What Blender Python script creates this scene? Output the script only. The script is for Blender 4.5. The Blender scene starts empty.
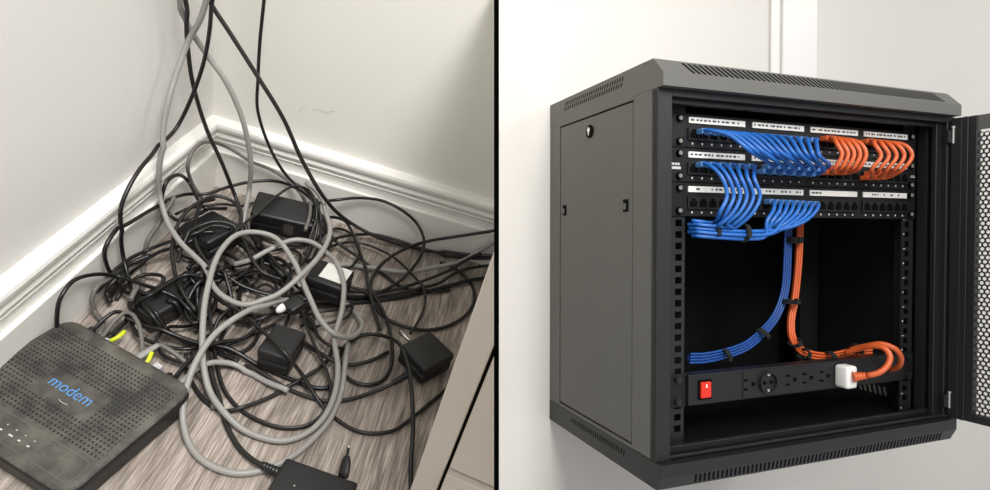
import bpy, bmesh, math, random
import numpy as np
from mathutils import Vector, Matrix

random.seed(7)
C = bpy.context.scene.collection
F = 600.0
# ------------------------------------------------------------------ camera pose (corner room frame: Z up, corner at the origin)
R_ROOM = np.array([[0.9563156256741494, 0.10406078304549697, 0.27318817237102],
                   [0.283724834978984, -0.5555320592996209, -0.7815909090479947],
                   [0.07043182595679641, 0.8249578683316381, -0.560788617368533]])
T_ROOM = np.array([-0.5838925868820143, -0.13340364038840874, 1.2362629984973745])
CAM = -R_ROOM.T @ T_ROOM
# pose of the equipment cabinet bay relative to the camera
R_BAY = np.array([[0.9372102281453979, -0.0005638843396455822, -0.34876449116001285],
                  [-0.006306448473228671, 0.9998077965469376, -0.018563369080311073],
                  [0.3487079250136218, 0.019597244663698006, 0.9370265369957701]])
T_BAY = np.array([0.20319477509441047, -0.19737699230909478, 0.75])
W, H, D = 0.5664, 0.4728, 0.3089

cam = bpy.data.objects.new('camera', bpy.data.cameras.new('camera'))
C.objects.link(cam)
m = Matrix.Identity(4)
for i in range(3):
    m[i][0] = R_ROOM[0][i]; m[i][1] = -R_ROOM[1][i]; m[i][2] = -R_ROOM[2][i]; m[i][3] = CAM[i]
cam.matrix_world = m
cam.data.sensor_width = 36.0
cam.data.lens = F / 990.0 * 36.0
cam.data.clip_start = 0.02
bpy.context.scene.camera = cam
M_CAM = m.copy()

# bay local (x along the cabinet front, y into the wall, z up) -> world
cb = -R_BAY.T @ T_BAY
CAM_BAY = np.array([cb[0], cb[2], H - cb[1]])
A = np.array([[R_BAY[i][0], R_BAY[i][2], -R_BAY[i][1]] for i in range(3)])   # cam(xyz down) = A @ (p - CAM_BAY)
flip = np.diag([1, -1, -1])
RW = R_ROOM.T @ A
OW = CAM - RW @ CAM_BAY
M_BAY = Matrix.Identity(4)
for i in range(3):
    for j in range(3):
        M_BAY[i][j] = RW[i][j]
    M_BAY[i][3] = OW[i]


def room_at(px, py, h=None, x=None, y=None):
    d = R_ROOM.T @ np.array([(px - 495) / F, (py - 245) / F, 1.0])
    if h is not None: k = (h - CAM[2]) / d[2]
    elif y is not None: k = (y - CAM[1]) / d[1]
    else: k = (x - CAM[0]) / d[0]
    return CAM + d * k


def bay_at(px, py, y=0.03):
    d = A.T @ np.array([(px - 495) / F, (py - 245) / F, 1.0])
    return CAM_BAY + d * (y - CAM_BAY[1]) / d[1]


# ------------------------------------------------------------------ materials
MATS = {}


def mat(name, col, rough=0.5, metal=0.0, var=0.0, scale=40.0, bump=0.0, bscale=200.0, spec=0.5, emit=None):
    if name in MATS: return MATS[name]
    ma = bpy.data.materials.new(name); ma.use_nodes = True
    nt = ma.node_tree; b = nt.nodes['Principled BSDF']
    b.inputs['Base Color'].default_value = (*col, 1); b.inputs['Roughness'].default_value = rough
    b.inputs['Metallic'].default_value = metal; b.inputs['Specular IOR Level'].default_value = spec
    tc = nt.nodes.new('ShaderNodeTexCoord')
    if var:
        n = nt.nodes.new('ShaderNodeTexNoise'); n.inputs['Scale'].default_value = scale; n.inputs['Detail'].default_value = 5
        nt.links.new(tc.outputs['Object'], n.inputs['Vector'])
        mx = nt.nodes.new('ShaderNodeMix'); mx.data_type = 'RGBA'
        mx.inputs[6].default_value = (*[c * (1 - var) for c in col], 1); mx.inputs[7].default_value = (*[min(1, c * (1 + var)) for c in col], 1)
        nt.links.new(n.outputs['Fac'], mx.inputs[0]); nt.links.new(mx.outputs[2], b.inputs['Base Color'])
    if bump:
        n = nt.nodes.new('ShaderNodeTexNoise'); n.inputs['Scale'].default_value = bscale; n.inputs['Detail'].default_value = 3
        nt.links.new(tc.outputs['Object'], n.inputs['Vector'])
        bp = nt.nodes.new('ShaderNodeBump'); bp.inputs['Strength'].default_value = bump; bp.inputs['Distance'].default_value = 0.001
        nt.links.new(n.outputs['Fac'], bp.inputs['Height']); nt.links.new(bp.outputs['Normal'], b.inputs['Normal'])
    MATS[name] = ma
    return ma


def s2l(r, g, b):
    f = lambda c: ((c / 255 + 0.055) / 1.055) ** 2.4 if c > 10 else c / 255 / 12.92
    return (f(r), f(g), f(b))


M_WALL = mat('wall_paint', s2l(226, 224, 216), 0.7, var=0.02, scale=6, bump=0.15, bscale=260)
M_WALL2 = mat('wall_paint_cool', s2l(220, 217, 213), 0.7, var=0.02, scale=6, bump=0.15, bscale=260)
M_WALL3 = mat('wall_paint_bay', s2l(209, 205, 199), 0.7, var=0.02, scale=6, bump=0.15, bscale=260)
M_TRIM = mat('white_gloss_trim', s2l(236, 234, 228), 0.35, var=0.02, scale=30, bump=0.1, bscale=120)
M_CABW = mat('cream_lacquer', s2l(214, 206, 194), 0.4, var=0.01, scale=10)
M_GAP = mat('dark_gap', (0.012, 0.01, 0.009), 0.8)
M_BLACKP = mat('black_partition', (0.0012, 0.0012, 0.0012), 1.0, spec=0.0)
M_BPLAST = mat('black_plastic', (0.009, 0.009, 0.0095), 0.42, var=0.3, scale=60, bump=0.2, bscale=900)
M_BPLAST2 = mat('worn_black_plastic', (0.011, 0.0105, 0.0105), 0.5, var=0.5, scale=25, bump=0.2, bscale=900)
M_CORD = mat('black_cord', (0.006, 0.0056, 0.0053), 0.34, var=0.5, scale=50)
M_CORD2 = mat('dusty_black_cord', (0.0125, 0.0115, 0.0105), 0.42, var=0.6, scale=60)
M_GREY = mat('grey_cable', s2l(147, 145, 140), 0.45, var=0.1, scale=40)
M_GREYD = mat('dark_grey_cable', s2l(104, 100, 95), 0.5, var=0.2, scale=50)
M_GREYB = mat('grey_boot', s2l(150, 148, 144), 0.5, var=0.1, scale=80)
M_LABEL = mat('white_label', s2l(222, 220, 214), 0.6, var=0.04, scale=80)
M_YEL = mat('lime_clip', s2l(205, 215, 40), 0.4)
M_METAL = mat('bright_metal', (0.75, 0.73, 0.7), 0.25, 1.0)
M_CLEAR = mat('milky_plastic', s2l(196, 190, 196), 0.25, var=0.1)
M_BLUETXT = mat('blue_print', s2l(84, 150, 214), 0.5)
M_WHITETXT = mat('white_print', s2l(205, 205, 200), 0.6)
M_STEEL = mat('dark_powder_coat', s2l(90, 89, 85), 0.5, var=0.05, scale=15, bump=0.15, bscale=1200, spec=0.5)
M_STEELB = mat('black_coat_and_shade', s2l(26, 27, 28), 0.45, var=0.08, scale=20, bump=0.15, bscale=1200)  # black parts, plus painted shade on the front frame and lower cap
M_INNER = mat('black_interior', (0.003, 0.0032, 0.0035), 0.6, spec=0.25)
M_SLOT = mat('vent_slot_black', (0.004, 0.004, 0.004), 0.9, spec=0.1)
M_PANEL = mat('panel_black', (0.006, 0.006, 0.007), 0.5, spec=0.35)
M_PORT = mat('port_black', (0.012, 0.012, 0.013), 0.4, spec=0.4)
M_HOLE = mat('port_hole', (0.001, 0.001, 0.001), 0.8, spec=0.1)
M_BLUE = mat('blue_patch_cable', s2l(28, 94, 172), 0.38, var=0.12, scale=60)
M_BLUEP = mat('pale_blue_boot', s2l(86, 134, 190), 0.4)
M_BLUED = mat('dark_blue_cable', s2l(24, 70, 140), 0.45, var=0.12, scale=60)
M_ORANGE = mat('orange_cable', s2l(208, 94, 44), 0.4, var=0.1, scale=60)
M_VELCRO = mat('velcro_black', (0.006, 0.006, 0.006), 0.9)
M_RED = mat('red_rocker', s2l(215, 45, 28), 0.3)
M_WPLUG = mat('white_plug', s2l(238, 236, 232), 0.35)
M_TICK = mat('white_tick', s2l(190, 190, 188), 0.6)
M_DASH = mat('label_ink', s2l(60, 62, 64), 0.7)
M_VENTL = mat('slot_light_screw_grey', s2l(120, 118, 112), 0.5)  # grey of screw heads, and of light painted at the vent slots


def wood():
    ma = bpy.data.materials.new('grey_vinyl_planks'); ma.use_nodes = True
    nt = ma.node_tree; b = nt.nodes['Principled BSDF']; N = nt.nodes.new; L = nt.links.new
    tc = N('ShaderNodeTexCoord')
    rot = N('ShaderNodeMapping'); rot.inputs['Rotation'].default_value = (0, 0, 0); L(tc.outputs['Object'], rot.inputs[0])
    mp = N('ShaderNodeMapping'); mp.inputs['Scale'].default_value = (1.0, 0.045, 1); L(rot.outputs[0], mp.inputs[0])
    n1 = N('ShaderNodeTexNoise'); n1.inputs['Scale'].default_value = 330; n1.inputs['Detail'].default_value = 8; n1.inputs['Roughness'].default_value = 0.65; n1.inputs['Distortion'].default_value = 0.3
    L(mp.outputs[0], n1.inputs['Vector'])
    mp2 = N('ShaderNodeMapping'); mp2.inputs['Scale'].default_value = (1.0, 0.16, 1); L(rot.outputs[0], mp2.inputs[0])
    n2 = N('ShaderNodeTexNoise'); n2.inputs['Scale'].default_value = 45; n2.inputs['Detail'].default_value = 6; n2.inputs['Distortion'].default_value = 1.2
    L(mp2.outputs[0], n2.inputs['Vector'])
    cr = N('ShaderNodeValToRGB')
    cr.color_ramp.elements[0].position = 0.36; cr.color_ramp.elements[0].color = (*s2l(92, 84, 77), 1)
    cr.color_ramp.elements[1].position = 0.64; cr.color_ramp.elements[1].color = (*s2l(205, 194, 183), 1)
    e = cr.color_ramp.elements.new(0.5); e.color = (*s2l(150, 138, 128), 1)
    ad = N('ShaderNodeMix'); ad.data_type = 'FLOAT'; ad.inputs[0].default_value = 0.35
    L(n1.outputs['Fac'], ad.inputs[2]); L(n2.outputs['Fac'], ad.inputs[3]); L(ad.outputs[0], cr.inputs[0])
    br = N('ShaderNodeTexBrick'); br.inputs['Scale'].default_value = 1.0
    mp3 = N('ShaderNodeMapping'); mp3.inputs['Rotation'].default_value = (0, 0, math.radians(90)); mp3.inputs['Location'].default_value = (0.2, 0.03, 0); L(rot.outputs[0], mp3.inputs[0]); L(mp3.outputs[0], br.inputs['Vector'])
    br.inputs['Brick Width'].default_value = 0.9; br.inputs['Row Height'].default_value = 0.17; br.inputs['Mortar Size'].default_value = 0.0008
    br.inputs['Color1'].default_value = (1, 1, 1, 1); br.inputs['Color2'].default_value = (0.86, 0.86, 0.86, 1); br.inputs['Mortar'].default_value = (0.4, 0.38, 0.36, 1)
    mu = N('ShaderNodeMix'); mu.data_type = 'RGBA'; mu.blend_type = 'MULTIPLY'; mu.inputs[0].default_value = 1
    L(cr.outputs[0], mu.inputs[6]); L(br.outputs[0], mu.inputs[7]); L(mu.outputs[2], b.inputs['Base Color'])
    bp = N('ShaderNodeBump'); bp.inputs['Strength'].default_value = 0.25; bp.inputs['Distance'].default_value = 0.001
    L(n1.outputs['Fac'], bp.inputs['Height']); L(bp.outputs[0], b.inputs['Normal'])
    b.inputs['Roughness'].default_value = 0.55
    return ma


def modem_skin():
    """Dusty black plastic with a grid of perforations everywhere but on the logo plate, the light strip and the rim."""
    ma = bpy.data.materials.new('perforated_dusty_plastic'); ma.use_nodes = True
    nt = ma.node_tree; b = nt.nodes['Principled BSDF']; N = nt.nodes.new; L = nt.links.new
    tc = N('ShaderNodeTexCoord'); sp = N('ShaderNodeSeparateXYZ'); L(tc.outputs['Object'], sp.inputs[0])

    def mth(op, a, b2=None, c=None):
        n = N('ShaderNodeMath'); n.operation = op
        for i, v in enumerate((a, b2, c)):
            if v is None: continue
            if isinstance(v, (int, float)): n.inputs[i].default_value = v
            else: L(v, n.inputs[i])
        return n.outputs[0]
    P = 0.0056
    def cell(o):
        q = mth('DIVIDE', o, P); return mth('ABSOLUTE', mth('SUBTRACT', mth('FRACT', q), 0.5))
    cx, cy = cell(sp.outputs[0]), cell(sp.outputs[1])
    dot = mth('LESS_THAN', mth('MAXIMUM', cx, cy), 0.25)
    inx = mth('LESS_THAN', mth('ABSOLUTE', mth('SUBTRACT', sp.outputs[0], 0.0)), 0.098)
    iny = mth('MULTIPLY', mth('GREATER_THAN', sp.outputs[1], -0.044), mth('LESS_THAN', sp.outputs[1], 0.072))
    plate = mth('MULTIPLY', mth('LESS_THAN', mth('ABSOLUTE', mth('SUBTRACT', sp.outputs[0], -0.001)), 0.046), mth('LESS_THAN', mth('ABSOLUTE', mth('SUBTRACT', sp.outputs[1], 0.004)), 0.019))
    mask = mth('MULTIPLY', mth('MULTIPLY', dot, inx), mth('MULTIPLY', iny, mth('SUBTRACT', 1.0, plate)))
    nz = N('ShaderNodeTexNoise'); nz.inputs['Scale'].default_value = 22; nz.inputs['Detail'].default_value = 8; nz.inputs['Roughness'].default_value = 0.7; L(tc.outputs['Object'], nz.inputs['Vector'])
    cr = N('ShaderNodeValToRGB'); L(nz.outputs['Fac'], cr.inputs[0])
    cr.color_ramp.elements[0].position = 0.38; cr.color_ramp.elements[0].color = (*s2l(48, 47, 45), 1)
    cr.color_ramp.elements[1].position = 0.66; cr.color_ramp.elements[1].color = (*s2l(100, 96, 87), 1)
    mx = N('ShaderNodeMix'); mx.data_type = 'RGBA'; L(mask, mx.inputs[0]); L(cr.outputs[0], mx.inputs[6]); mx.inputs[7].default_value = (0.004, 0.004, 0.004, 1)
    L(mx.outputs[2], b.inputs['Base Color'])
    b.inputs['Roughness'].default_value = 0.6
    return ma


M_FLOOR = wood()
M_MODEM = modem_skin()

# ------------------------------------------------------------------ mesh helpers


def box(bm, x0, y0, z0, x1, y1, z1, bev=0.0, seg=2, M=None):
    g = bmesh.ops.create_cube(bm, size=1)
    vs = g['verts']
    for v in vs:
        v.co = Vector(((x0 + x1) / 2 + v.co.x * (x1 - x0), (y0 + y1) / 2 + v.co.y * (y1 - y0), (z0 + z1) / 2 + v.co.z * (z1 - z0)))
    if bev:
        es = list({e for v in vs for e in v.link_edges})
        r = bmesh.ops.bevel(bm, geom=es, offset=bev, segments=seg, affect='EDGES', profile=0.5)
        vs = list({v for f in r['faces'] for v in f.verts} | {v for v in vs if v.is_valid})
    if M is not None:
        bmesh.ops.transform(bm, matrix=M, verts=vs)
    return vs


def prism(bm, pts, axis, a, b):
    """Polygon pts (2D) extruded along axis from a to b. axis x: pts=(y,z); y: (x,z); z: (x,y)."""
    def P(u, v, w):
        return {'x': (w, u, v), 'y': (u, w, v), 'z': (u, v, w)}[axis]
    lo = [bm.verts.new(P(u, v, a)) for u, v in pts]; hi = [bm.verts.new(P(u, v, b)) for u, v in pts]
    n = len(pts)
    bm.faces.new(lo); bm.faces.new(hi[::-1])
    for i in range(n):
        bm.faces.new((lo[i], lo[(i + 1) % n], hi[(i + 1) % n], hi[i]))
    bmesh.ops.recalc_face_normals(bm, faces=bm.faces[:])


def cyl(bm, c, axis, r, h, n=16, r2=None):
    g = bmesh.ops.create_cone(bm, cap_ends=True, segments=n, radius1=r, radius2=r if r2 is None else r2, depth=h)
    q = Vector((0, 0, 1)).rotation_difference(Vector(axis).normalized())
    for v in g['verts']: v.co = q @ v.co + Vector(c)
    return g['verts']


def tube(bm, pts, r, n=9, flat=1.0):
    pts = [Vector(p) for p in pts]
    k = len(pts)
    tans = [(pts[min(i + 1, k - 1)] - pts[max(i - 1, 0)]).normalized() for i in range(k)]
    t = tans[0]; nrm = t.orthogonal().normalized(); rings = []
    for i in range(k):
        if i:
            q = tans[i - 1].rotation_difference(tans[i]); nrm = (q @ nrm)
            nrm = (nrm - tans[i] * nrm.dot(tans[i])).normalized()
        bn = tans[i].cross(nrm)
        rr = r[i] if isinstance(r, (list, tuple)) else r
        rings.append([bm.verts.new(pts[i] + nrm * math.cos(2 * math.pi * j / n) * rr + bn * math.sin(2 * math.pi * j / n) * rr * flat) for j in range(n)])
    for i in range(k - 1):
        for j in range(n):
            f = bm.faces.new((rings[i][j], rings[i][(j + 1) % n], rings[i + 1][(j + 1) % n], rings[i + 1][j])); f.smooth = True
    bm.faces.new(rings[0][::-1]); bm.faces.new(rings[-1])


def spline(pts, step=0.006):
    P = [Vector(p) for p in pts]
    P = [P[0] * 2 - P[1]] + P + [P[-1] * 2 - P[-2]]
    out = []
    for i in range(1, len(P) - 2):
        p0, p1, p2, p3 = P[i - 1:i + 3]
        n = max(2, int((p2 - p1).length / step))
        # centripetal
        d = lambda a, b: max((b - a).length, 1e-6) ** 0.5
        t0 = 0; t1 = t0 + d(p0, p1); t2 = t1 + d(p1, p2); t3 = t2 + d(p2, p3)
        for s in range(n):
            t = t1 + (t2 - t1) * s / n
            a1 = p0 * ((t1 - t) / (t1 - t0)) + p1 * ((t - t0) / (t1 - t0))
            a2 = p1 * ((t2 - t) / (t2 - t1)) + p2 * ((t - t1) / (t2 - t1))
            a3 = p2 * ((t3 - t) / (t3 - t2)) + p3 * ((t - t2) / (t3 - t2))
            b1 = a1 * ((t2 - t) / (t2 - t0)) + a2 * ((t - t0) / (t2 - t0))
            b2 = a2 * ((t3 - t) / (t3 - t1)) + a3 * ((t - t1) / (t3 - t1))
            out.append(b1 * ((t2 - t) / (t2 - t1)) + b2 * ((t - t1) / (t2 - t1)))
    out.append(P[-2])
    return out


def clip(bm, frame, lim, keep_less=True):
    """Cut the mesh at the divider: camera-frame x = lim. frame: object matrix."""
    n = (M_CAM.to_3x3() @ Vector((1, 0, 0)))
    co = M_CAM @ Vector((lim, 0, 0))
    inv = frame.inverted()
    nl = (inv.to_3x3() @ n).normalized(); cl = inv @ co
    g = bm.verts[:] + bm.edges[:] + bm.faces[:]
    r = bmesh.ops.bisect_plane(bm, geom=g, plane_co=cl, plane_no=nl, clear_outer=keep_less, clear_inner=not keep_less)
    es = [e for e in r['geom_cut'] if isinstance(e, bmesh.types.BMEdge)]
    if es:
        try: bmesh.ops.edgeloop_fill(bm, edges=es)
        except Exception: pass


def obj(name, bm, ma, parent=None, smooth=None, mw=None):
    me = bpy.data.meshes.new(name); 
    if smooth:
        for f in bm.faces: f.smooth = True
    bm.to_mesh(me); bm.free(); me.materials.append(ma)
    o = bpy.data.objects.new(name, me); C.objects.link(o)
    if smooth == 'angle':
        me.shade_smooth() if hasattr(me, 'shade_smooth') else None
        try: me.set_sharp_from_angle(angle=math.radians(35))
        except Exception: pass
    if parent is not None: o.parent = parent
    if mw is not None: o.matrix_world = mw
    return o


def tag(o, label, cat, group=None, kind=None):
    if label: o['label'] = label
    if cat: o['category'] = cat
    if group: o['group'] = group
    if kind: o['kind'] = kind
    return o


def thing(name, label, cat, mw=None, group=None):
    o = bpy.data.objects.new(name, None); C.objects.link(o); o.empty_display_size = 0.02
    if mw is not None: o.matrix_world = mw
    return tag(o, label, cat, group)


def nb(): return bmesh.new()


I4 = Matrix.Identity(4)
LEFT_LIM, RIGHT_LIM = -0.00078, 0.0030

# ================================================================== DIVIDER between the two places
# a thin added board, white to bounce light, widening away from the front to let lamplight past, with a black strip along its front edge
def board(bm, z0, z1, xa, xb):
    h0, h1 = 0.425 * z0, 0.425 * z1
    prism(bm, [(-h0, -z0), (h0, -z0), (h1, -z1), (-h1, -z1)], 'x', xa, xb)


bm = nb(); board(bm, 0.463, 1.24, LEFT_LIM, RIGHT_LIM)
dv = obj('bounce_divider', bm, M_WALL, mw=M_CAM); dv['kind'] = 'structure'
bm = nb(); board(bm, 0.45, 0.463, LEFT_LIM, RIGHT_LIM); obj('edge_strip', bm, M_BLACKP, dv)

# ================================================================== LEFT PLACE : room corner


def structure(name, bm, ma, mw=I4, lim=LEFT_LIM, less=True, parent=None, smooth=None):
    clip(bm, mw, lim, less)
    o = obj(name, bm, ma, parent, smooth=smooth, mw=mw if parent is None else None)
    if parent is None: o['kind'] = 'structure'
    return o


bm = nb(); box(bm, -0.02, -1.5, -0.02, 1.5, 0.02, 0); structure('floor', bm, M_FLOOR)
bm = nb(); box(bm, -0.05, -1.5, -0.02, 0, 0.05, 1.3); structure('wall_left', bm, M_WALL2)
bm = nb(); box(bm, 0, 0, -0.02, 1.5, 0.05, 1.3)
structure('wall_back', bm, M_WALL)
# baseboards, mitred in the corner
PROF = [(0.0, 0.0), (0.0165, 0.0), (0.0170, 0.0815), (0.0165, 0.0826), (0.0105, 0.0832), (0.0100, 0.0850), (0.0095, 0.092), (0.0105, 0.1000), (0.0135, 0.1060), (0.0120, 0.1075), (0.0120, 0.1100), (0.0150, 0.1130), (0.0170, 0.1180),
        (0.0155, 0.1225), (0.0140, 0.1240), (0.0140, 0.1265), (0.0175, 0.1290), (0.0205, 0.1340), (0.0215, 0.1400), (0.0200, 0.1450), (0.0140, 0.1485), (0.0, 0.1500)]
bm = nb()
a = [bm.verts.new((d, -d, z)) for d, z in PROF]; b = [bm.verts.new((d, -1.5, z)) for d, z in PROF]
for i in range(len(PROF) - 1): bm.faces.new((a[i], b[i], b[i + 1], a[i + 1]))
structure('baseboard_left', bm, M_TRIM)
bm = nb()
a = [bm.verts.new((d, -d, z)) for d, z in PROF]; b = [bm.verts.new((1.5, -d, z)) for d, z in PROF]
for i in range(len(PROF) - 1): bm.faces.new((a[i], a[i + 1], b[i + 1], b[i]))
structure('baseboard_back', bm, M_TRIM)

bm = nb()
wb_ = bpy.data.objects['wall_back']
for pts in ([(299, 112), (303, 107), (306, 106)], [(313, 109), (320, 110), (328, 112), (334, 111)], [(322, 112), (330, 114)]):
    tube(bm, spline([Vector(room_at(x, y, y=-0.0001)) for x, y in pts], 0.003), 0.0006, 5, 0.3)
obj('scuff_mark', bm, mat('scuff', s2l(176, 172, 160), 0.8), wb_)

# ---- white cabinet at the edge, its front turned a little
ca = math.radians(-10)
MC = Matrix.Translation((0.547, -0.600, 0)) @ Matrix.Rotation(ca, 4, 'Z')
cabinet = thing('white_cabinet', 'cream lacquered cabinet with a dark door gap standing at the divider', 'cabinet', MC)


def cab_part(name, boxes, ma, bev=0.0008):
    bm = nb()
    for bx_ in boxes: box(bm, *bx_, bev=bev, seg=1)
    clip(bm, MC, LEFT_LIM)
    return obj(name, bm, ma, cabinet)


cab_part('side_panel', [(0.0015, 0.019, 0.035, 0.018, 0.52, 0.80)], M_CABW)
cab_part('stile', [(0, 0, 0.035, 0.0305, 0.018, 0.80)], M_CABW, 0.0012)
cab_part('carcass', [(0.0195, 0.0195, 0.036, 0.5, 0.51, 0.80)], M_GAP)
cab_part('drawer_front', [(0.0345, -0.0075, 0.040, 0.5, 0.018, 0.1355)], M_CABW, 0.0012)
cab_part('drawer_front', [(0.0345, 0.0005, 0.1375, 0.5, 0.018, 0.80)], M_CABW, 0.0012)
cab_part('foot', [(0.02, 0.03, 0.0, 0.05, 0.06, 0.035)], M_GAP)
cab_part('foot', [(0.02, 0.44, 0.0, 0.05, 0.47, 0.035)], M_GAP)

# ---- modem
MODEM_W, MODEM_L, MODEM_T = 0.217, 0.184, 0.042
pc = room_at(61, 319, h=MODEM_T)
my = math.radians(-16)
MM = Matrix.Translation((0.1085, -0.5790, 0)) @ Matrix.Rotation(my, 4, 'Z')
modem = thing('modem', 'dusty black perforated modem lying on the floor by the baseboard', 'modem', MM)


def rrect(w, l, r, n=6):
    out = []
    for cx, cy, a0 in ((w / 2 - r, l / 2 - r, 0), (-w / 2 + r, l / 2 - r, 90), (-w / 2 + r, -l / 2 + r, 180), (w / 2 - r, -l / 2 + r, 270)):
        for i in range(n + 1):
            t = math.radians(a0 + 90 * i / n); out.append((cx + r * math.cos(t), cy + r * math.sin(t)))
    return out


def loft(bm, sections):
    rings = [[bm.verts.new((x, y, z)) for x, y in pts] for pts, z in sections]
    n = len(rings[0])
    for a, b in zip(rings, rings[1:]):
        for i in range(n): bm.faces.new((a[i], a[(i + 1) % n], b[(i + 1) % n], b[i]))
    bm.faces.new(rings[0][::-1]); bm.faces.new(rings[-1])


def mrect(d, r): return rrect(MODEM_W - 2 * d, MODEM_L - 2 * d, r)


bm = nb(); loft(bm, [(mrect(0.006, 0.014), 0.0), (mrect(0.003, 0.018), 0.006), (mrect(0.0, 0.02), 0.030), (mrect(0.0, 0.02), 0.034), (mrect(0.0015, 0.019), 0.0365)])
obj('body', bm, M_BPLAST2, modem)
bm = nb(); loft(bm, [(mrect(0.0015, 0.019), 0.0366), (mrect(0.001, 0.02), 0.0385), (mrect(0.003, 0.018), 0.041), (mrect(0.008, 0.014), 0.0425), (mrect(0.02, 0.01), 0.0428)])
obj('top_cover', bm, M_MODEM, modem, smooth='angle')
bm = nb()
ring_o, ring_i = rrect(0.196, 0.031, 0.010), rrect(0.1948, 0.0298, 0.0094)
vo = [bm.verts.new((x, y - 0.0655, 0.0431)) for x, y in ring_o]; vi = [bm.verts.new((x, y - 0.0655, 0.0431)) for x, y in ring_i]
for i in range(len(vo)): bm.faces.new((vo[i], vo[(i + 1) % len(vo)], vi[(i + 1) % len(vo)], vi[i]))
obj('light_strip_outline', bm, M_GREYD, modem)
bm = nb()
for i in range(9):
    x = -0.083 + i * 0.0135
    box(bm, x, -0.0705, 0.0429, x + (0.0032 if i % 3 else 0.0055), -0.0688, 0.0432)
    box(bm, x + 0.001, -0.0625, 0.0429, x + 0.0022, -0.0611, 0.0432)
for i in range(3): box(bm, -0.052 + i * 0.0034, -0.0578, 0.0429, -0.0492 + i * 0.0034, -0.0552, 0.0432)
obj('light_icons', bm, M_WHITETXT, modem)


def text_mesh(s, size, name, ma, parent, loc, rot=(0, 0, 0), ext=0.0003, offset=0.0):
    cu = bpy.data.curves.new(name, 'FONT'); cu.body = s; cu.size = size; cu.extrude = ext; cu.align_x = 'CENTER'; cu.align_y = 'CENTER'; cu.offset = offset
    o = bpy.data.objects.new(name, cu); C.objects.link(o)
    bpy.context.view_layer.update()
    me = bpy.data.meshes.new_from_object(o.evaluated_get(bpy.context.evaluated_depsgraph_get()))
    bpy.data.objects.remove(o)
    me.materials.clear(); me.materials.append(ma)
    o = bpy.data.objects.new(name, me); C.objects.link(o); o.parent = parent; o.location = loc; o.rotation_euler = rot
    return o


text_mesh('modem', 0.0212, 'logo_text', M_BLUETXT, modem, (-0.001, 0.006, 0.0431), ext=0.0002, offset=-0.0002)
bm = nb(); tube(bm, spline([(-0.0020, -0.0095, 0.0432), (0.0020, -0.0107, 0.0432), (0.0080, -0.0107, 0.0432), (0.0120, -0.0095, 0.0432)], 0.002), 0.0003, 5)
obj('logo_underline', bm, M_WHITETXT, modem)
# rear ports
for x, w in ((-0.075, 0.010), (-0.052, 0.012), (-0.028, 0.013), (0.002, 0.014), (0.028, 0.014), (0.058, 0.014), (0.082, 0.012)):
    bm = nb(); box(bm, x - w / 2, MODEM_L / 2 - 0.002, 0.010, x + w / 2, MODEM_L / 2 + 0.0006, 0.024); obj('rear_port', bm, M_HOLE, modem)

# ================================================================== bricks on the floor
BR = []   # obstacles: (inverse matrix, half dims)


def brick_frame(a, b, c, h):
    """Top face: corner b with edges to a and c in the photograph, at height h."""
    A_, B_, C_ = (Vector(room_at(*p, h=h)) for p in (a, b, c))
    u = A_ - B_; v = C_ - B_
    lu, lv = u.length, v.length
    ang = math.atan2(u.y, u.x); perp = Vector((-math.sin(ang), math.cos(ang), 0))
    s = 1 if v.dot(perp) > 0 else -1
    cen = B_ + u / 2 + perp * s * lv / 2
    return cen, ang, lu, lv


def register(mw, hx, hy, z0, z1):
    BR.append((np.array(mw.inverted()), np.array(mw), hx, hy, z0, z1))


def brick(label, a, b, c, h, t, tilt=(0, 0), cat='power adapter', bev=0.005, dims=None, ma=None, reg=True, name='power_adapter'):
    cen, ang, lu, lv = brick_frame(a, b, c, h)
    if dims: lu, lv = dims
    mw = Matrix.Translation((cen.x, cen.y, h)) @ Matrix.Rotation(ang, 4, 'Z') @ Matrix.Rotation(math.radians(tilt[0]), 4, 'X') @ Matrix.Rotation(math.radians(tilt[1]), 4, 'Y')
    root = thing(name, label, cat, mw)
    bm = nb(); box(bm, -lu / 2, -lv / 2, -t / 2, lu / 2, lv / 2, 0, bev, 3)
    obj('upper_shell', bm, ma or M_BPLAST, root, smooth='angle')
    bm = nb(); box(bm, -lu / 2 + 0.0006, -lv / 2 + 0.0006, -t, lu / 2 - 0.0006, lv / 2 - 0.0006, -t / 2 + 0.0004, bev, 3)
    obj('lower_shell', bm, ma or M_BPLAST, root, smooth='angle')
    if reg: register(mw, lu / 2, lv / 2, -t, 0)
    return root, mw, lu, lv


def strain(root, p0, p1, r0, r1, n=6):
    bm = nb(); P0, P1 = Vector(p0), Vector(p1); d = (P1 - P0)
    k = n * 4 + 1
    pts = [P0 + d * i / (k - 1) for i in range(k)]
    rr = [(r0 + (r1 - r0) * i / (k - 1)) * (1.12 if (i // 2) % 2 == 0 else 0.86) for i in range(k)]
    tube(bm, pts, rr, 12); return obj('strain_relief', bm, M_BPLAST, root)


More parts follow.
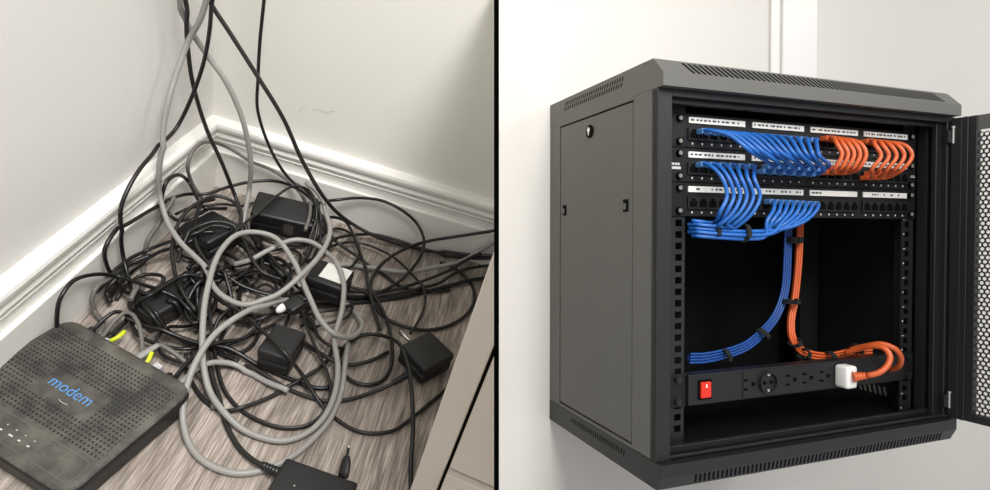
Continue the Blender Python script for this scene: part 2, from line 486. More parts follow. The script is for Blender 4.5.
ad_back, mwb, lb, wb = brick('boxy black power adapter leaning on top of the tangle near the corner', (315, 207), (262, 197), (256, 210), 0.082, 0.050, tilt=(12, 4), dims=(0.112, 0.058))
bm = nb()
for i in range(5): box(bm, 0.004 + i * 0.0035, -wb / 2 - 0.0003, -0.036, 0.0058 + i * 0.0035, -wb / 2 + 0.001, -0.010)
obj('rating_print', bm, M_GREYD, ad_back)
ad_mid, mwm, _, _ = brick('black power adapter sunk in the loops below the wall corner', (236, 226), (215, 212), (196, 231), 0.062, 0.040, dims=(0.074, 0.070), tilt=(6, -8))
ad_lap, mwl, ll, wl = brick('long flat black power brick lying behind the modem cables', (134, 299), (154, 313), (206, 277), 0.038, 0.034, dims=(0.052, 0.125), ma=M_BPLAST2)
bm = nb(); cyl(bm, (0.01, 0.02, 0.0002), (0, 0, 1), 0.0016, 0.0006, 12); obj('indicator_light', bm, M_GREYD, ad_lap)
ad_lab, mwa, la_, wa_ = brick('black power adapter with a white paper label on its top', (339, 291), (305, 279), (325, 258), 0.066, 0.040, dims=(0.066, 0.056))
bm = nb(); box(bm, -0.014, -0.016, -0.0002, 0.030, 0.024, 0.0006); obj('paper_label', bm, M_LABEL, ad_lab)
ad_cub, mwc, lc_, wc_ = brick('worn square black power adapter below the white labelled one', (280, 320), (257, 353), (282, 366), 0.048, 0.040, dims=(0.062, 0.050), ma=M_BPLAST2)
bm = nb(); box(bm, -0.012, -0.020, -0.0002, 0.016, -0.004, 0.0004); obj('moulded_text_plate', bm, M_BPLAST, ad_cub)
ad_rgt, mwr, lr_, wr_ = brick('black wall adapter with two metal prongs beside the cream cabinet', (456, 352), (433, 330), (407, 353), 0.042, 0.038, dims=(0.064, 0.066))
ad_bot, mwo, lo_, wo_ = brick('big black power adapter with a two pin plug at the lower edge', (360, 484), (284, 457), (274, 497), 0.036, 0.034, dims=(0.098, 0.058), bev=0.004)
bm = nb(); cyl(bm, (-0.022, 0.0 - 0.004, 0.0003), (0, 0, 1), 0.001, 0.0006, 10); obj('indicator_light', bm, M_METAL, ad_bot)

# ------------------------------------------------------------------ cables in the corner
CB = []


def cable(pts, r, ma, label=None, parent=None, name='power_cable', cat='cable', group=None, hang=None, fixed_ends=(False, False), wy=0.026, parts=None, flat=1.0, side_guard=True):
    """pts: (px, py, height) in the photograph, or ('w', x, y, z)."""
    P = []
    for p in pts:
        if p[0] == 'w': P.append(Vector(p[1:])); continue
        d = R_ROOM.T @ np.array([(p[0] - 495) / F, (p[1] - 245) / F, 1.0])
        ks = [(p[2] - CAM[2]) / d[2]]
        if d[1] > 0: ks.append((-(wy + r) - CAM[1]) / d[1])
        if d[0] < 0: ks.append(((wy + r) - CAM[0]) / d[0])
        k = min(ks)
        P.append(Vector(CAM + d * k))
    S = np.array([list(v) for v in spline(P, 0.0045)])
    CB.append(dict(P=S, r=r, ma=ma, label=label, parent=parent, name=name, cat=cat, group=group, fix=fixed_ends, parts=parts, flat=flat))
    return CB[-1]


GH = 0.0044   # grey cable radius
# hanging leads (height read off a vertical sheet y = const in front of the corner)


def hang(pts, y0, y1):
    out = []
    n = len(pts)
    for i, p in enumerate(pts):
        if len(p) == 3: out.append(p); continue
        y = y0 + (y1 - y0) * i / (n - 1)
        q = room_at(p[0], p[1], y=y)
        if q[0] < 0.03: q = room_at(p[0], p[1], x=0.03)
        if i == 0: out.append(('w', q[0], q[1], q[2] + 0.45))
        out.append(('w', *q))
    return out


up = lambda x, y0, y1, yy: [(x, -60), (x, -30)]
cable(hang([(176, -35), (178, -15), (181, 0), (190, 28), (207, 55), (225, 80), (240, 112), (248, 142), (251, 168), (249, 192), (245, 214, 0.055), (243, 226, 0.04)], -0.135, -0.10), GH, M_GREY,
      'light grey cable dropping from above into the tangle, curving to the back adapter', name='network_cable')
cable(hang([(222, -35), (215, -15), (208, 0), (200, 20), (188, 42), (177, 72), (168, 102), (162, 135), (159, 168), (160, 198), (168, 224, 0.075), (180, 243, 0.065), (196, 258, 0.06), (205, 268, 0.06), (212, 285, 0.055), (224, 299, 0.05), (246, 306, 0.05), (272, 299, 0.055),
                 (300, 277, 0.075), (322, 252, 0.085), (330, 232, 0.09), (325, 212, 0.085), (315, 190, 0.08), (306, 183, 0.07)], -0.155, -0.13), GH, M_GREY,
      'light grey cable crossing the hanging leads, then looping back right over the tangle', name='network_cable')
cable([(234, 264, 0.03), (250, 259, 0.045), (268, 250, 0.055), (293, 240, 0.065), (313, 243, 0.065), (330, 259, 0.06), (341, 283, 0.055), (342, 310, 0.05), (335, 337, 0.04), (338, 368, 0.03), (335, 394, 0.02), (326, 416, 0.012), (308, 433, 0.006), (284, 441, 0.006),
       (263, 438, 0.006), (241, 429, 0.006), (222, 412, 0.012), (209, 390, 0.022), (203, 360, 0.04), (203, 322, 0.06), (207, 291, 0.075), (221, 251, 0.085), (244, 233, 0.085), (272, 236, 0.08), (293, 260, 0.075), (309, 296, 0.065), (321, 321, 0.055), (334, 335, 0.045), (350, 338, 0.03), (362, 326, 0.02), (354, 311, 0.012), (338, 299, 0.01)],
      GH, M_GREY, 'light grey cable coiled twice in big upright loops through the middle', name='network_cable')
cable([(288, 299, 0.035), (265, 303, 0.055), (240, 315, 0.065), (215, 334, 0.06), (197, 360, 0.05), (186, 390, 0.035), (183, 420, 0.018), (191, 447, 0.007), (208, 464, 0.006), (235, 473, 0.006), (262, 470, 0.006), (288, 459, 0.006), (312, 440, 0.006), (330, 418, 0.01), (341, 392, 0.02), (345, 362, 0.02), (348, 345, 0.012)], GH, M_GREY,
      'light grey cable making the lowest wide loop on the floor beside the modem', name='network_cable')
cable([(204, 201, 0.04), (192, 183, 0.05), (188, 164, 0.06), (195, 148, 0.06), (211, 142, 0.06), (229, 148, 0.06), (250, 161, 0.05), (272, 170, 0.045), (292, 184, 0.05), (305, 200, 0.06), (309, 222, 0.06), (304, 240, 0.05)], 0.0032, M_GREYD,
      'thin dark grey cable arching against the baseboard in the very corner', name='network_cable')
cable([(520, 226, 0.03), (494, 243, 0.03), (478, 254, 0.03), (458, 262, 0.025), (430, 268, 0.02), (400, 271, 0.015), (370, 268, 0.012), (350, 264, 0.008), (330, 266, 0.008)], 0.0046, M_GREY,
      'light grey cable running right from the tangle to the divider', name='network_cable')
cable([(172, 196, 0.05), (164, 212, 0.04), (157, 226, 0.03), (148, 240, 0.02), (144, 260, 0.008), (143, 285, 0.006), (140, 305, 0.006), (133, 322, 0.006)], 0.0036, M_GREYD,
      'thin grey cable running down beside the left baseboard towards the modem', name='network_cable')
cable([(99, 335, 0.018), (103, 322, 0.014), (95, 312, 0.012), (92, 300, 0.01), (96, 289, 0.008), (108, 280, 0.008), (124, 272, 0.01), (140, 262, 0.02)], 0.0036, M_GREYD,
      'dull grey cable leaving the back of the modem in a small left bend', name='network_cable')
GB1 = cable([(150, 352, 0.03), (158, 345, 0.032), (170, 350, 0.03), (186, 362, 0.02), (200, 375, 0.012), (212, 392, 0.008), (214, 410, 0.006)], 0.0036, M_GREYD,
      'grey network lead with a broad grey boot plugged in beside the lime clip', name='network_cable')
GB2 = cable([(186, 379, 0.024), (196, 370, 0.022), (212, 364, 0.02), (232, 364, 0.012), (250, 370, 0.008), (264, 380, 0.007), (276, 388, 0.007), (288, 394, 0.006)], 0.0042, M_GREYB,
      'pale grey network lead plugged in at the right rear corner of the modem', name='network_cable')

K = 0.0031
cable(hang([(184, -35), (184, -15), (184, 0), (187, 40), (193, 84), (207, 130), (222, 163), (236, 198), (246, 220, 0.05), (258, 240, 0.04), (275, 262, 0.03), (296, 285, 0.02)], -0.125, -0.10), 0.0035, M_CORD2,
      'leftmost black lead hanging straight down from above into the middle')
cable(hang([(214, -35), (213, -15), (211, 0), (210, 25), (205, 57), (193, 94), (177, 127), (156, 151), (140, 169), (129, 187), (121, 207), (120, 230), (123, 256, 0.06), (129, 280, 0.035), (136, 306, 0.02), (146, 319, 0.018), (160, 331, 0.015), (180, 340, 0.012), (200, 346, 0.01), (226, 344, 0.01), (250, 336, 0.012), (275, 325, 0.012)], -0.145, -0.20), K, M_CORD,
      'black lead sweeping far left across the wall before joining the tangle')
cable(hang([(200, -35), (204, -15), (209, 0), (230, 33), (258, 77), (283, 118), (302, 160), (323, 196), (345, 219, 0.05), (373, 235, 0.025), (398, 243, 0.012), (430, 251, 0.01), (465, 255, 0.01), (500, 257, 0.012), (530, 258, 0.012)], -0.15, -0.07), 0.0036, M_CORD2,
      'black lead slanting right down the wall and on along its baseboard')
cable(hang([(266, -35), (265, -15), (264, 0), (260, 40), (258, 78), (258, 112), (275, 158), (291, 180), (306, 190), (314, 206, 0.075), (317, 228, 0.06), (310, 252, 0.04), (298, 268, 0.03)], -0.06, -0.07), 0.0029, M_CORD,
      'thin black lead hanging alone down the back wall')
cable([(312, 262, 0.02), (320, 240, 0.05), (318, 218, 0.075), (309, 199, 0.085), (294, 187, 0.085), (275, 181, 0.08), (250, 182, 0.075), (228, 187, 0.07), (206, 194, 0.065), (188, 194, 0.065), (170, 199, 0.065), (150, 210, 0.065), (130, 223, 0.06), (114, 234, 0.055), (105, 250, 0.045), (107, 266, 0.03), (115, 280, 0.02),
       (125, 294, 0.015), (138, 310, 0.014), (153, 326, 0.013), (172, 336, 0.012), (196, 343, 0.01), (215, 350, 0.01), (238, 362, 0.008)], K, M_CORD,
      'black cable arching over the back and round the far left side of the tangle')
cable([(226, 212, 0.04), (206, 212, 0.06), (196, 196, 0.075), (188, 181, 0.08), (177, 175, 0.08), (167, 182, 0.075), (163, 197, 0.065), (168, 213, 0.055), (180, 225, 0.045), (196, 225, 0.04), (212, 218, 0.04)], K, M_CORD,
      'black cable coiled in a small round loop beneath the wall corner')
cable([(57, 330, 0.01), (57, 316, 0.02), (60, 299, 0.03), (72, 282, 0.04), (93, 275, 0.045), (116, 278, 0.04), (139, 285, 0.04), (160, 294, 0.042), (176, 303, 0.03), (192, 318, 0.02), (214, 326, 0.015)], 0.0029, M_CORD,
      'thin black cord arching off the left baseboard behind the modem')
cable([(96, 292, 0.006), (110, 279, 0.008), (126, 264, 0.012), (146, 251, 0.03), (171, 242, 0.05), (196, 238, 0.06), (214, 232, 0.06), (232, 238, 0.05)], K, M_CORD2,
      'dusty black cable running from the left baseboard up over the loops, upper of two')
cable([(108, 300, 0.008), (120, 284, 0.008), (140, 264, 0.014), (160, 252, 0.03), (185, 247, 0.045), (206, 240, 0.05), (224, 246, 0.04), (240, 258, 0.03)], K, M_CORD,
      'black cable running from the left baseboard up over the loops, lower of two')
cable([(195, 314, 0.03), (186, 300, 0.04), (178, 285, 0.045), (174, 268, 0.05), (172, 248, 0.06), (176, 228, 0.07), (186, 212, 0.08), (201, 201, 0.085), (216, 196, 0.085), (232, 201, 0.08), (241, 214, 0.075), (239, 228, 0.07), (229, 242, 0.065), (218, 254, 0.06), (207, 269, 0.05), (200, 290, 0.03), (198, 312, 0.02), (196, 330, 0.015)], K, M_CORD2,
      'dusty black cable bent in a tall oval loop in the left of the tangle')
cable([(214, 200, 0.06), (202, 205, 0.07), (196, 220, 0.065), (195, 238, 0.06), (201, 254, 0.05), (212, 268, 0.04), (230, 282, 0.03), (252, 290, 0.025), (276, 296, 0.02)], K, M_CORD,
      'black cable dropping behind the middle adapter and on under the grey loops')
cable([(178, 262, 0.05), (184, 244, 0.06), (196, 230, 0.07), (214, 224, 0.075), (230, 227, 0.07), (242, 238, 0.06), (250, 256, 0.05), (262, 272, 0.04), (282, 280, 0.03)], 0.0029, M_CORD2,
      'thin black cord lying over the middle adapter')
cable([(207, 270, 0.065), (222, 250, 0.08), (240, 227, 0.085), (258, 213, 0.09), (278, 195, 0.095), (294, 187, 0.095), (307, 191, 0.09), (314, 206, 0.085), (316, 222, 0.07), (310, 240, 0.055), (304, 256, 0.04)], 0.0035, M_CORD2,
      'flat twin black cord curving over the top of the back adapter', flat=0.7)
cable([(300, 300, 0.01), (325, 299, 0.012), (353, 298, 0.012), (378, 294, 0.012), (394, 286, 0.014), (408, 274, 0.02), (419, 259, 0.03), (424, 241, 0.045), (417, 224, 0.06), (403, 211, 0.07), (383, 201, 0.075), (360, 198, 0.075), (340, 200, 0.07), (326, 204, 0.065), (316, 216, 0.06), (312, 234, 0.05)], K, M_CORD,
      'black cable standing in a wide round loop against the back baseboard')
cable([(413, 520, 0.006), (411, 488, 0.006), (411, 462, 0.012), (413, 430, 0.03), (412, 395, 0.056), (408, 366, 0.056), (399, 347, 0.04), (382, 336, 0.02), (363, 335, 0.01), (347, 344, 0.006), (340, 357, 0.006), (342, 371, 0.006), (352, 381, 0.006), (368, 385, 0.006), (383, 380, 0.006), (391, 366, 0.008), (392, 345, 0.014), (387, 322, 0.014),
       (378, 304, 0.014), (370, 290, 0.016), (373, 276, 0.022), (382, 264, 0.028), (397, 253, 0.034), (424, 242, 0.04), (460, 236, 0.045), (500, 230, 0.05), (530, 226, 0.05)], 0.0033, M_CORD,
      'black cable looping on the floor and crossing over the pronged adapter')
R17 = cable([(407, 375, 0.020), (388, 386, 0.012), (370, 393, 0.006), (350, 399, 0.005), (330, 401, 0.005), (310, 397, 0.005), (285, 387, 0.005), (255, 371, 0.008), (225, 361, 0.01), (205, 354, 0.012), (190, 350, 0.014)], K, M_CORD2, parent=ad_rgt, name='cord', fixed_ends=(True, False))
cable([(205, 290, 0.04), (222, 300, 0.05), (244, 315, 0.055), (267, 335, 0.058), (285, 353, 0.058), (303, 376, 0.03), (318, 399, 0.01), (336, 418, 0.005), (361, 432, 0.005), (392, 431, 0.005), (414, 416, 0.005), (436, 398, 0.005), (452, 384, 0.006), (470, 370, 0.006)], 0.0029, M_CORD,
      'thin black cord crossing the worn square adapter and ending under the cabinet')
cable([(206, 285, 0.03), (208, 310, 0.025), (213, 340, 0.018), (218, 370, 0.01), (225, 391, 0.006), (238, 407, 0.005), (258, 420, 0.005), (284, 428, 0.005), (309, 425, 0.005), (324, 413, 0.006), (331, 394, 0.012), (326, 370, 0.02), (317, 350, 0.025), (308, 330, 0.03), (303, 315, 0.03)], 0.0034, M_CORD2,
      'twin black cord making a U on the floor inside the grey loops', flat=0.75)
R20 = cable([(277, 472, 0.018), (254, 461, 0.010), (238, 446, 0.005), (227, 426, 0.005), (221, 408, 0.006), (215, 388, 0.01), (210, 366, 0.016), (204, 340, 0.02), (199, 315, 0.022), (203, 292, 0.03)], 0.0035, M_CORD2, parent=ad_bot, name='cord', fixed_ends=(True, False))
cable([(186, 352, 0.014), (186, 368, 0.008), (193, 384, 0.005), (204, 399, 0.005), (219, 409, 0.005), (237, 411, 0.005), (256, 404, 0.005), (282, 391, 0.006), (306, 377, 0.012), (326, 362, 0.014), (334, 345, 0.014)], 0.0031, M_CORD2,
      'dusty black cable sagging in a shallow curve below the square adapter')
cable([(126, 318, 0.03), (140, 325, 0.026), (157, 332, 0.024), (178, 338, 0.022), (200, 344, 0.02), (230, 350, 0.016), (258, 362, 0.012), (290, 378, 0.006), (318, 388, 0.006), (345, 384, 0.006)], 0.0034, M_CORD,
      'black cable running from behind the modem rightwards under the square adapter')
cable([(410, 334, 0.022), (414, 328, 0.024), (422, 314, 0.016), (425, 298, 0.014), (418, 283, 0.016), (406, 269, 0.018), (394, 258, 0.018), (380, 250, 0.016), (362, 244, 0.014), (344, 243, 0.016), (326, 248, 0.03)], 0.0024, M_CORD,
      'thin black cord twisting down to the metal prongs of the right adapter')
cable([(440, 262, 0.012), (456, 269, 0.01), (470, 281, 0.006), (475, 297, 0.005), (467, 314, 0.005), (448, 326, 0.005), (424, 330, 0.006), (400, 325, 0.008), (384, 316, 0.01), (374, 304, 0.012), (366, 295, 0.014), (348, 291, 0.010), (330, 284, 0.006)], 0.0033, M_CORD2,
      'black cable bowing out round the prongs in front of the cabinet edge')
cable([(530, 262, 0.02), (500, 257, 0.02), (462, 256, 0.016), (430, 251, 0.014), (400, 242, 0.014), (376, 235, 0.016), (356, 235, 0.02), (340, 238, 0.03), (322, 246, 0.04)], K, M_CORD2,
      'dusty black cable following the foot of the back baseboard')
cable([(530, 262, 0.022), (494, 265, 0.022), (466, 269, 0.022), (452, 275, 0.02), (438, 284, 0.016), (415, 291, 0.012), (382, 296, 0.01), (350, 298, 0.008), (325, 296, 0.006), (300, 288, 0.008)], K, M_CORD,
      'black cable dipping between two others on its way to the divider')
cable([(530, 272, 0.012), (494, 277, 0.01), (466, 282, 0.008), (432, 290, 0.006), (398, 297, 0.006), (366, 300, 0.006), (340, 303, 0.008), (310, 306, 0.012), (284, 312, 0.02)], 0.0040, M_CORD,
      'thicker black cable running lowest across the bare floor to the cabinet')
cable([(480, 254, 0.03), (468, 260, 0.028), (450, 270, 0.022), (428, 279, 0.016), (404, 287, 0.012), (376, 291, 0.012), (350, 287, 0.010), (334, 284, 0.008)], 0.0031, M_CORD2,
      'short black cable end rising towards the cabinet beside the grey cable')
cable([(322, 226, 0.05), (336, 240, 0.03), (349, 251, 0.02), (366, 263, 0.012), (384, 274, 0.008), (400, 286, 0.006), (420, 292, 0.006), (450, 290, 0.005)], K, M_CORD,
      'black cable slanting across the bare floor under the round loop')
cable([(320, 222, 0.055), (331, 217, 0.05), (345, 221, 0.04), (353, 234, 0.03), (359, 251, 0.022), (366, 270, 0.018), (368, 290, 0.018), (374, 310, 0.014), (380, 330, 0.008)], 0.0029, M_CORD2,
      'thin black cord dropping steeply from the back loops to the clear floor')
cable([(92, 348, 0.020), (104, 336, 0.022), (116, 322, 0.026), (128, 316, 0.03), (138, 325, 0.032), (142, 342, 0.028), (143, 360, 0.02), (158, 374, 0.01)], 0.0031, M_GREYD,
      'dark grey cable hooped over the lime coloured clips behind the modem', name='network_cable')
cable([(110, 300, 0.02), (106, 292, 0.02), (108, 282, 0.02), (118, 272, 0.02), (130, 262, 0.03), (150, 254, 0.04)], 0.0038, M_CORD2,
      'short dusty black cable bent against the left baseboard above the modem')
# leads plugged in the back of the modem
P1 = cable([(84, 336, 0.017), (96, 328, 0.018), (104, 320, 0.022), (116, 313, 0.026), (128, 318, 0.024), (138, 335, 0.02), (160, 345, 0.016), (188, 350, 0.014), (214, 338, 0.016)], 0.0029, M_CORD, 'black lead plugged into the modem nearest its back corner by the baseboard')
P2 = cable([(100, 345, 0.017), (112, 335, 0.018), (124, 325, 0.018), (138, 316, 0.02), (152, 300, 0.05), (166, 288, 0.05), (186, 280, 0.045), (204, 286, 0.04)], 0.0031, M_CORD, 'second black lead plugged into the modem, crossing the flat brick')
P3 = cable([(166, 387, 0.020), (176, 377, 0.020), (188, 364, 0.02), (202, 352, 0.02), (220, 346, 0.02), (246, 338, 0.02), (262, 320, 0.03)], 0.0033, M_CORD, 'black lead with a ribbed plug beside the pale grey boot at the modem')
# the dense middle: more cords, each an own loop
mid_labels = ['black cord looping low around the middle adapter', 'black cord crossing beneath the back adapter', 'tightly bent black cord beneath the twin grey loops', 'black cord snaking from the flat brick to the labelled adapter',
              'dusty black cord crumpled left of the square adapter', 'black cord tucked between the back and the labelled adapter', 'short black cord curled above the worn square adapter', 'dusty cord stretched below the middle adapter to the right',
              'black cord lying against the end of the flat brick', 'thin dusty cord wound through the centre of the tangle']
mid = [
    [(190, 262), (204, 246), (226, 240), (246, 250), (252, 270), (240, 286), (218, 290), (204, 278)],
    [(236, 236), (252, 246), (270, 250), (288, 248), (300, 254), (296, 268), (284, 276), (268, 270)],
    [(216, 300), (232, 280), (256, 272), (282, 278), (292, 296), (278, 312), (254, 314), (236, 304)],
    [(168, 318), (188, 318), (206, 306), (224, 312), (244, 322), (268, 316), (286, 302), (306, 306)],
    [(212, 336), (220, 318), (240, 308), (258, 322), (254, 342), (236, 352), (222, 344), (226, 326)],
    [(262, 230), (262, 250), (274, 268), (294, 284), (308, 300), (314, 318), (300, 326)],
    [(250, 292), (266, 284), (280, 294), (296, 310), (312, 322), (318, 336), (330, 346), (346, 350)],
    [(196, 270), (216, 272), (238, 266), (260, 262), (276, 266), (294, 264)],
    [(184, 300), (196, 286), (214, 284), (228, 294), (232, 312), (222, 330), (206, 338)],
    [(226, 262), (242, 276), (262, 292), (282, 290), (290, 272), (276, 258), (256, 262), (244, 282), (240, 306), (250, 328)],
]
mid_labels += ['black cord making a flat ring left of the middle adapter', 'black cord circling the foot of the back adapter', 'black cord curled twice right below the light grey twin loops', 'thin black cord looping near the left baseboard behind the flat brick',
               'black cord bundled tightly between the flat brick and the centre', 'dusty black cord drooping between middle and back adapter', 'black cord winding from the corner floor down to the square adapter', 'thin black cord kinked beside the white plug cap',
               'dusty thin cord coiled over the far end of the flat brick', 'black cord wandering from the flat brick down to the modem plugs', 'black cord bent double below the labelled adapter', 'black cord looping out right of the back adapter',
               'thin black cord trailing between the square and the pronged adapter', 'dusty cord squeezed against the baseboard under the corner']
mid += [
    [(176, 236), (190, 222), (208, 220), (220, 234), (216, 252), (198, 260), (180, 254), (174, 240), (184, 228)],
    [(252, 232), (270, 242), (292, 246), (312, 242), (326, 230), (322, 216), (330, 232), (326, 252), (306, 262)],
    [(232, 286), (250, 276), (270, 280), (276, 296), (262, 308), (242, 308), (228, 298), (236, 282), (258, 272), (282, 284)],
    [(116, 300), (126, 286), (142, 276), (158, 278), (164, 292), (154, 306), (136, 310)],
    [(180, 310), (192, 296), (208, 292), (216, 304), (208, 320), (194, 326), (186, 314), (198, 300), (220, 298)],
    [(228, 222), (240, 236), (256, 252), (262, 270), (252, 284), (236, 290)],
    [(238, 208), (246, 226), (258, 248), (272, 266), (284, 286), (290, 308), (284, 330)],
    [(264, 300), (276, 308), (290, 296), (302, 292), (310, 302), (306, 318), (316, 332)],
    [(188, 286), (196, 272), (210, 266), (222, 274), (220, 288), (206, 296), (192, 292), (200, 278), (224, 268)],
    [(206, 316), (190, 326), (170, 330), (156, 340), (162, 354), (180, 362), (200, 366)],
    [(300, 316), (318, 312), (336, 310), (352, 306), (346, 318), (328, 324), (310, 330)],
    [(318, 236), (336, 228), (352, 234), (360, 250), (352, 266), (338, 274), (346, 284)],
    [(300, 340), (318, 352), (334, 360), (352, 364), (372, 360), (388, 352)],
    [(176, 214), (190, 208), (206, 206), (222, 204), (240, 206), (256, 202)],
]
for lab, q in zip(mid_labels, mid):
    cable([(x, y, 0.004 if i in (0, len(q) - 1) else 0.010 + 0.014 * random.random()) for i, (x, y) in enumerate(q)], random.choice((0.0026, 0.0031, 0.0035)), random.choice((M_CORD, M_CORD2)), lab)

# ------------------------------------------------------------------ let the cables settle: no two may share a spot, none below the floor
allP = np.concatenate([c['P'] for c in CB]); ids = np.concatenate([[i] * len(c['P']) for i, c in enumerate(CB)])
rad = np.concatenate([[c['r']] * len(c['P']) for c in CB]); loc = np.concatenate([np.arange(len(c['P'])) for c in CB])
starts = np.cumsum([0] + [len(c['P']) for c in CB])
fixed = np.zeros(len(allP), bool)
for i, c in enumerate(CB):
    if c['fix'][0]: fixed[starts[i]:starts[i] + 3] = True
orig = allP.copy()
for it in range(160):
    if it % 20 == 0:
        ii, jj = [], []
        for s in range(0, len(allP), 500):
            dd = ((allP[s:s + 500, None, :] - allP[None]) ** 2).sum(-1)
            a_, b_ = np.nonzero(dd < 0.022 ** 2); a_ = a_ + s
            ok = (a_ < b_) & ((ids[a_] != ids[b_]) | (np.abs(loc[a_] - loc[b_]) > 8)); ii.append(a_[ok]); jj.append(b_[ok])
        ii = np.concatenate(ii); jj = np.concatenate(jj)
    d = allP[jj] - allP[ii]; L_ = np.sqrt((d ** 2).sum(-1)) + 1e-9; need = rad[ii] + rad[jj] + 0.0011
    ov = np.maximum(0, need - L_)
    sgn = np.where(d[:, 2] >= 0, 1.0, -1.0)
    dirz = np.zeros_like(d); dirz[:, 2] = sgn
    wz_ = np.where((allP[ii, 2] > 0.10) & (allP[jj, 2] > 0.10), 0.0, 0.6)[:, None]
    dirn = (1 - wz_) * d / L_[:, None] + wz_ * dirz
    push = dirn * (ov * 0.5)[:, None]
    mv = np.zeros_like(allP); cnt = np.ones(len(allP))
    np.add.at(mv, jj, push); np.add.at(mv, ii, -push)
    np.add.at(cnt, jj, (ov > 0) * 0.5); np.add.at(cnt, ii, (ov > 0) * 0.5)
    mv = mv / cnt[:, None]; mv[fixed] = 0
    allP = allP + mv
    # bricks: lift whatever is inside one
    for inv, fw, hx, hy, z0, z1 in BR:
        q = allP @ inv[:3, :3].T + inv[:3, 3]
        inside = (np.abs(q[:, 0]) < hx + rad) & (np.abs(q[:, 1]) < hy + rad) & (q[:, 2] < z1 + rad) & (q[:, 2] > z0 - 0.03) & ~fixed
        if inside.any():
            q2 = q.copy(); q2[inside, 2] = z1 + rad[inside] + 0.0005
            wz = fw[2, 3] + z0
            low = inside & (q[:, 2] < (z0 + z1) / 2) & (wz > 2.2 * rad)
            inside &= ~(low & (q[:, 2] < z0 - rad))
            q2[low, 2] = z0 - rad[low] - 0.0005
            tgt = q2 @ fw[:3, :3].T + fw[:3, 3]
            edge = np.minimum(hx + rad - np.abs(q[:, 0]), hy + rad - np.abs(q[:, 1]))
            wgt = np.where(edge > 0.004, 0.8, 0.35)[:, None]
            allP = np.where(inside[:, None], allP + (tgt - allP) * wgt, allP)
    # smooth the height along each cable
    if it < 140:
        dis = allP - orig
        for s0, s1 in zip(starts, starts[1:]):
            P = dis[s0:s1]
            if len(P) > 4:
                P[1:-1] += 0.30 * (0.5 * (P[:-2] + P[2:]) - P[1:-1])
                P[0] += 0.3 * (P[1] - P[0]); P[-1] += 0.3 * (P[-2] - P[-1])
        dis[:, :2] *= 0.985
        if fixed.any(): dis[fixed] = 0
        allP = orig + dis
    allP[:, 2] = np.maximum(allP[:, 2], rad)
    lowz = allP[:, 2] < 0.155
    allP[:, 0] = np.maximum(allP[:, 0], rad + np.where(lowz, 0.022, 0.001)); allP[:, 1] = np.minimum(allP[:, 1], -rad - np.where(lowz, 0.022, 0.001))

cam_n = R_ROOM[0]
for i, c in enumerate(CB):
    P = allP[starts[i]:starts[i + 1]]
    xs = (P - CAM) @ cam_n
    keep = xs < LEFT_LIM + 0.012
    n_keep = len(P)
    # trim from whichever end lies beyond the divider
    idx = np.nonzero(keep)[0]
    P = P[idx[0]:idx[-1] + 1]
    bm = nb()
    par = c['parent']
    if par is not None:
        inv = par.matrix_world.inverted(); pts = [inv @ Vector(p) for p in P]
        tube(bm, pts, c['r'], 10, c['flat'])
        c['obj'] = obj(c['name'], bm, c['ma'], par)
    else:
        tube(bm, [Vector(p) for p in P], c['r'], 10, c['flat'])
        if ((P - CAM) @ cam_n).max() > LEFT_LIM - 0.01: clip(bm, I4, LEFT_LIM - 0.0004)
        c['obj'] = obj(c['name'], bm, c['ma']); tag(c['obj'], c['label'], c['cat'], c['group'])
    c['P'] = P


def at_inv(root, p): return root.matrix_world.inverted() @ Vector(p)


# strain reliefs where cords enter their adapters
p = R17['P']; strain(ad_rgt, at_inv(ad_rgt, p[0] + (p[0] - p[4]) * 0.2), at_inv(ad_rgt, p[5]), 0.0062, 0.0046)
p = R20['P']; strain(ad_bot, at_inv(ad_bot, p[0] + (p[0] - p[4]) * 0.3), at_inv(ad_bot, p[5]), 0.0064, 0.0048)
# prongs of the right adapter
for s in (-1, 1):
    bm = nb(); box(bm, -lr_ / 2 + 0.022 + s * 0.0 - 0.0032 + (0.0065 * s), wr_ / 2 * 0 - 0.0007, 0, -lr_ / 2 + 0.022 + 0.0032 + (0.0065 * s), 0.0007, 0.016, 0.0005, 1)
    pr_ = obj('metal_prong', bm, M_METAL, ad_rgt); pr_['label'] = 'bright flat metal prong'
    wpt = Vector(room_at(409 + s * 3.2, 340 + s * 3.0, h=0.026))
    inv = ad_rgt.matrix_world.inverted()
    a0 = inv @ wpt
    pr_.data.clear_geometry()
    bm = nb(); tip = inv @ Vector(room_at(403.5 + s * 4.2, 335 + s * 3.6, h=0.030)); base = inv @ Vector(room_at(416 + s * 4.2, 346 + s * 3.6, h=0.030))
    tube(bm, [base, base.lerp(tip, 0.5), tip], 0.0036, 4, 0.4); bm.to_mesh(pr_.data); bm.free(); pr_.data.materials.append(M_METAL)
# two pin plug standing behind the bottom adapter
inv = ad_bot.matrix_world.inverted()
b0 = inv @ Vector(room_at(343, 478, h=0.030)); b1 = inv @ Vector(room_at(347, 456, h=0.040)); b2 = inv @ Vector(room_at(349.5, 444, h=0.046))
bm = nb(); tube(bm, [b0, b0.lerp(b1, .3), b0.lerp(b1, .75), b1], [0.0088, 0.0088, 0.0080, 0.0045], 12, 0.55); obj('plug_body', bm, M_BPLAST, ad_bot)
bm = nb(); tube(bm, [b1.lerp(b0, .2), b1, b1.lerp(b2, .65)], 0.0021, 10); obj('pin_sleeve', bm, M_BPLAST, ad_bot)
bm = nb(); tube(bm, [b1.lerp(b2, .55), b2], 0.0018, 10); obj('plug_pin', bm, M_METAL, ad_bot)['label'] = 'bright metal pin'

# plugs and boots at the modem


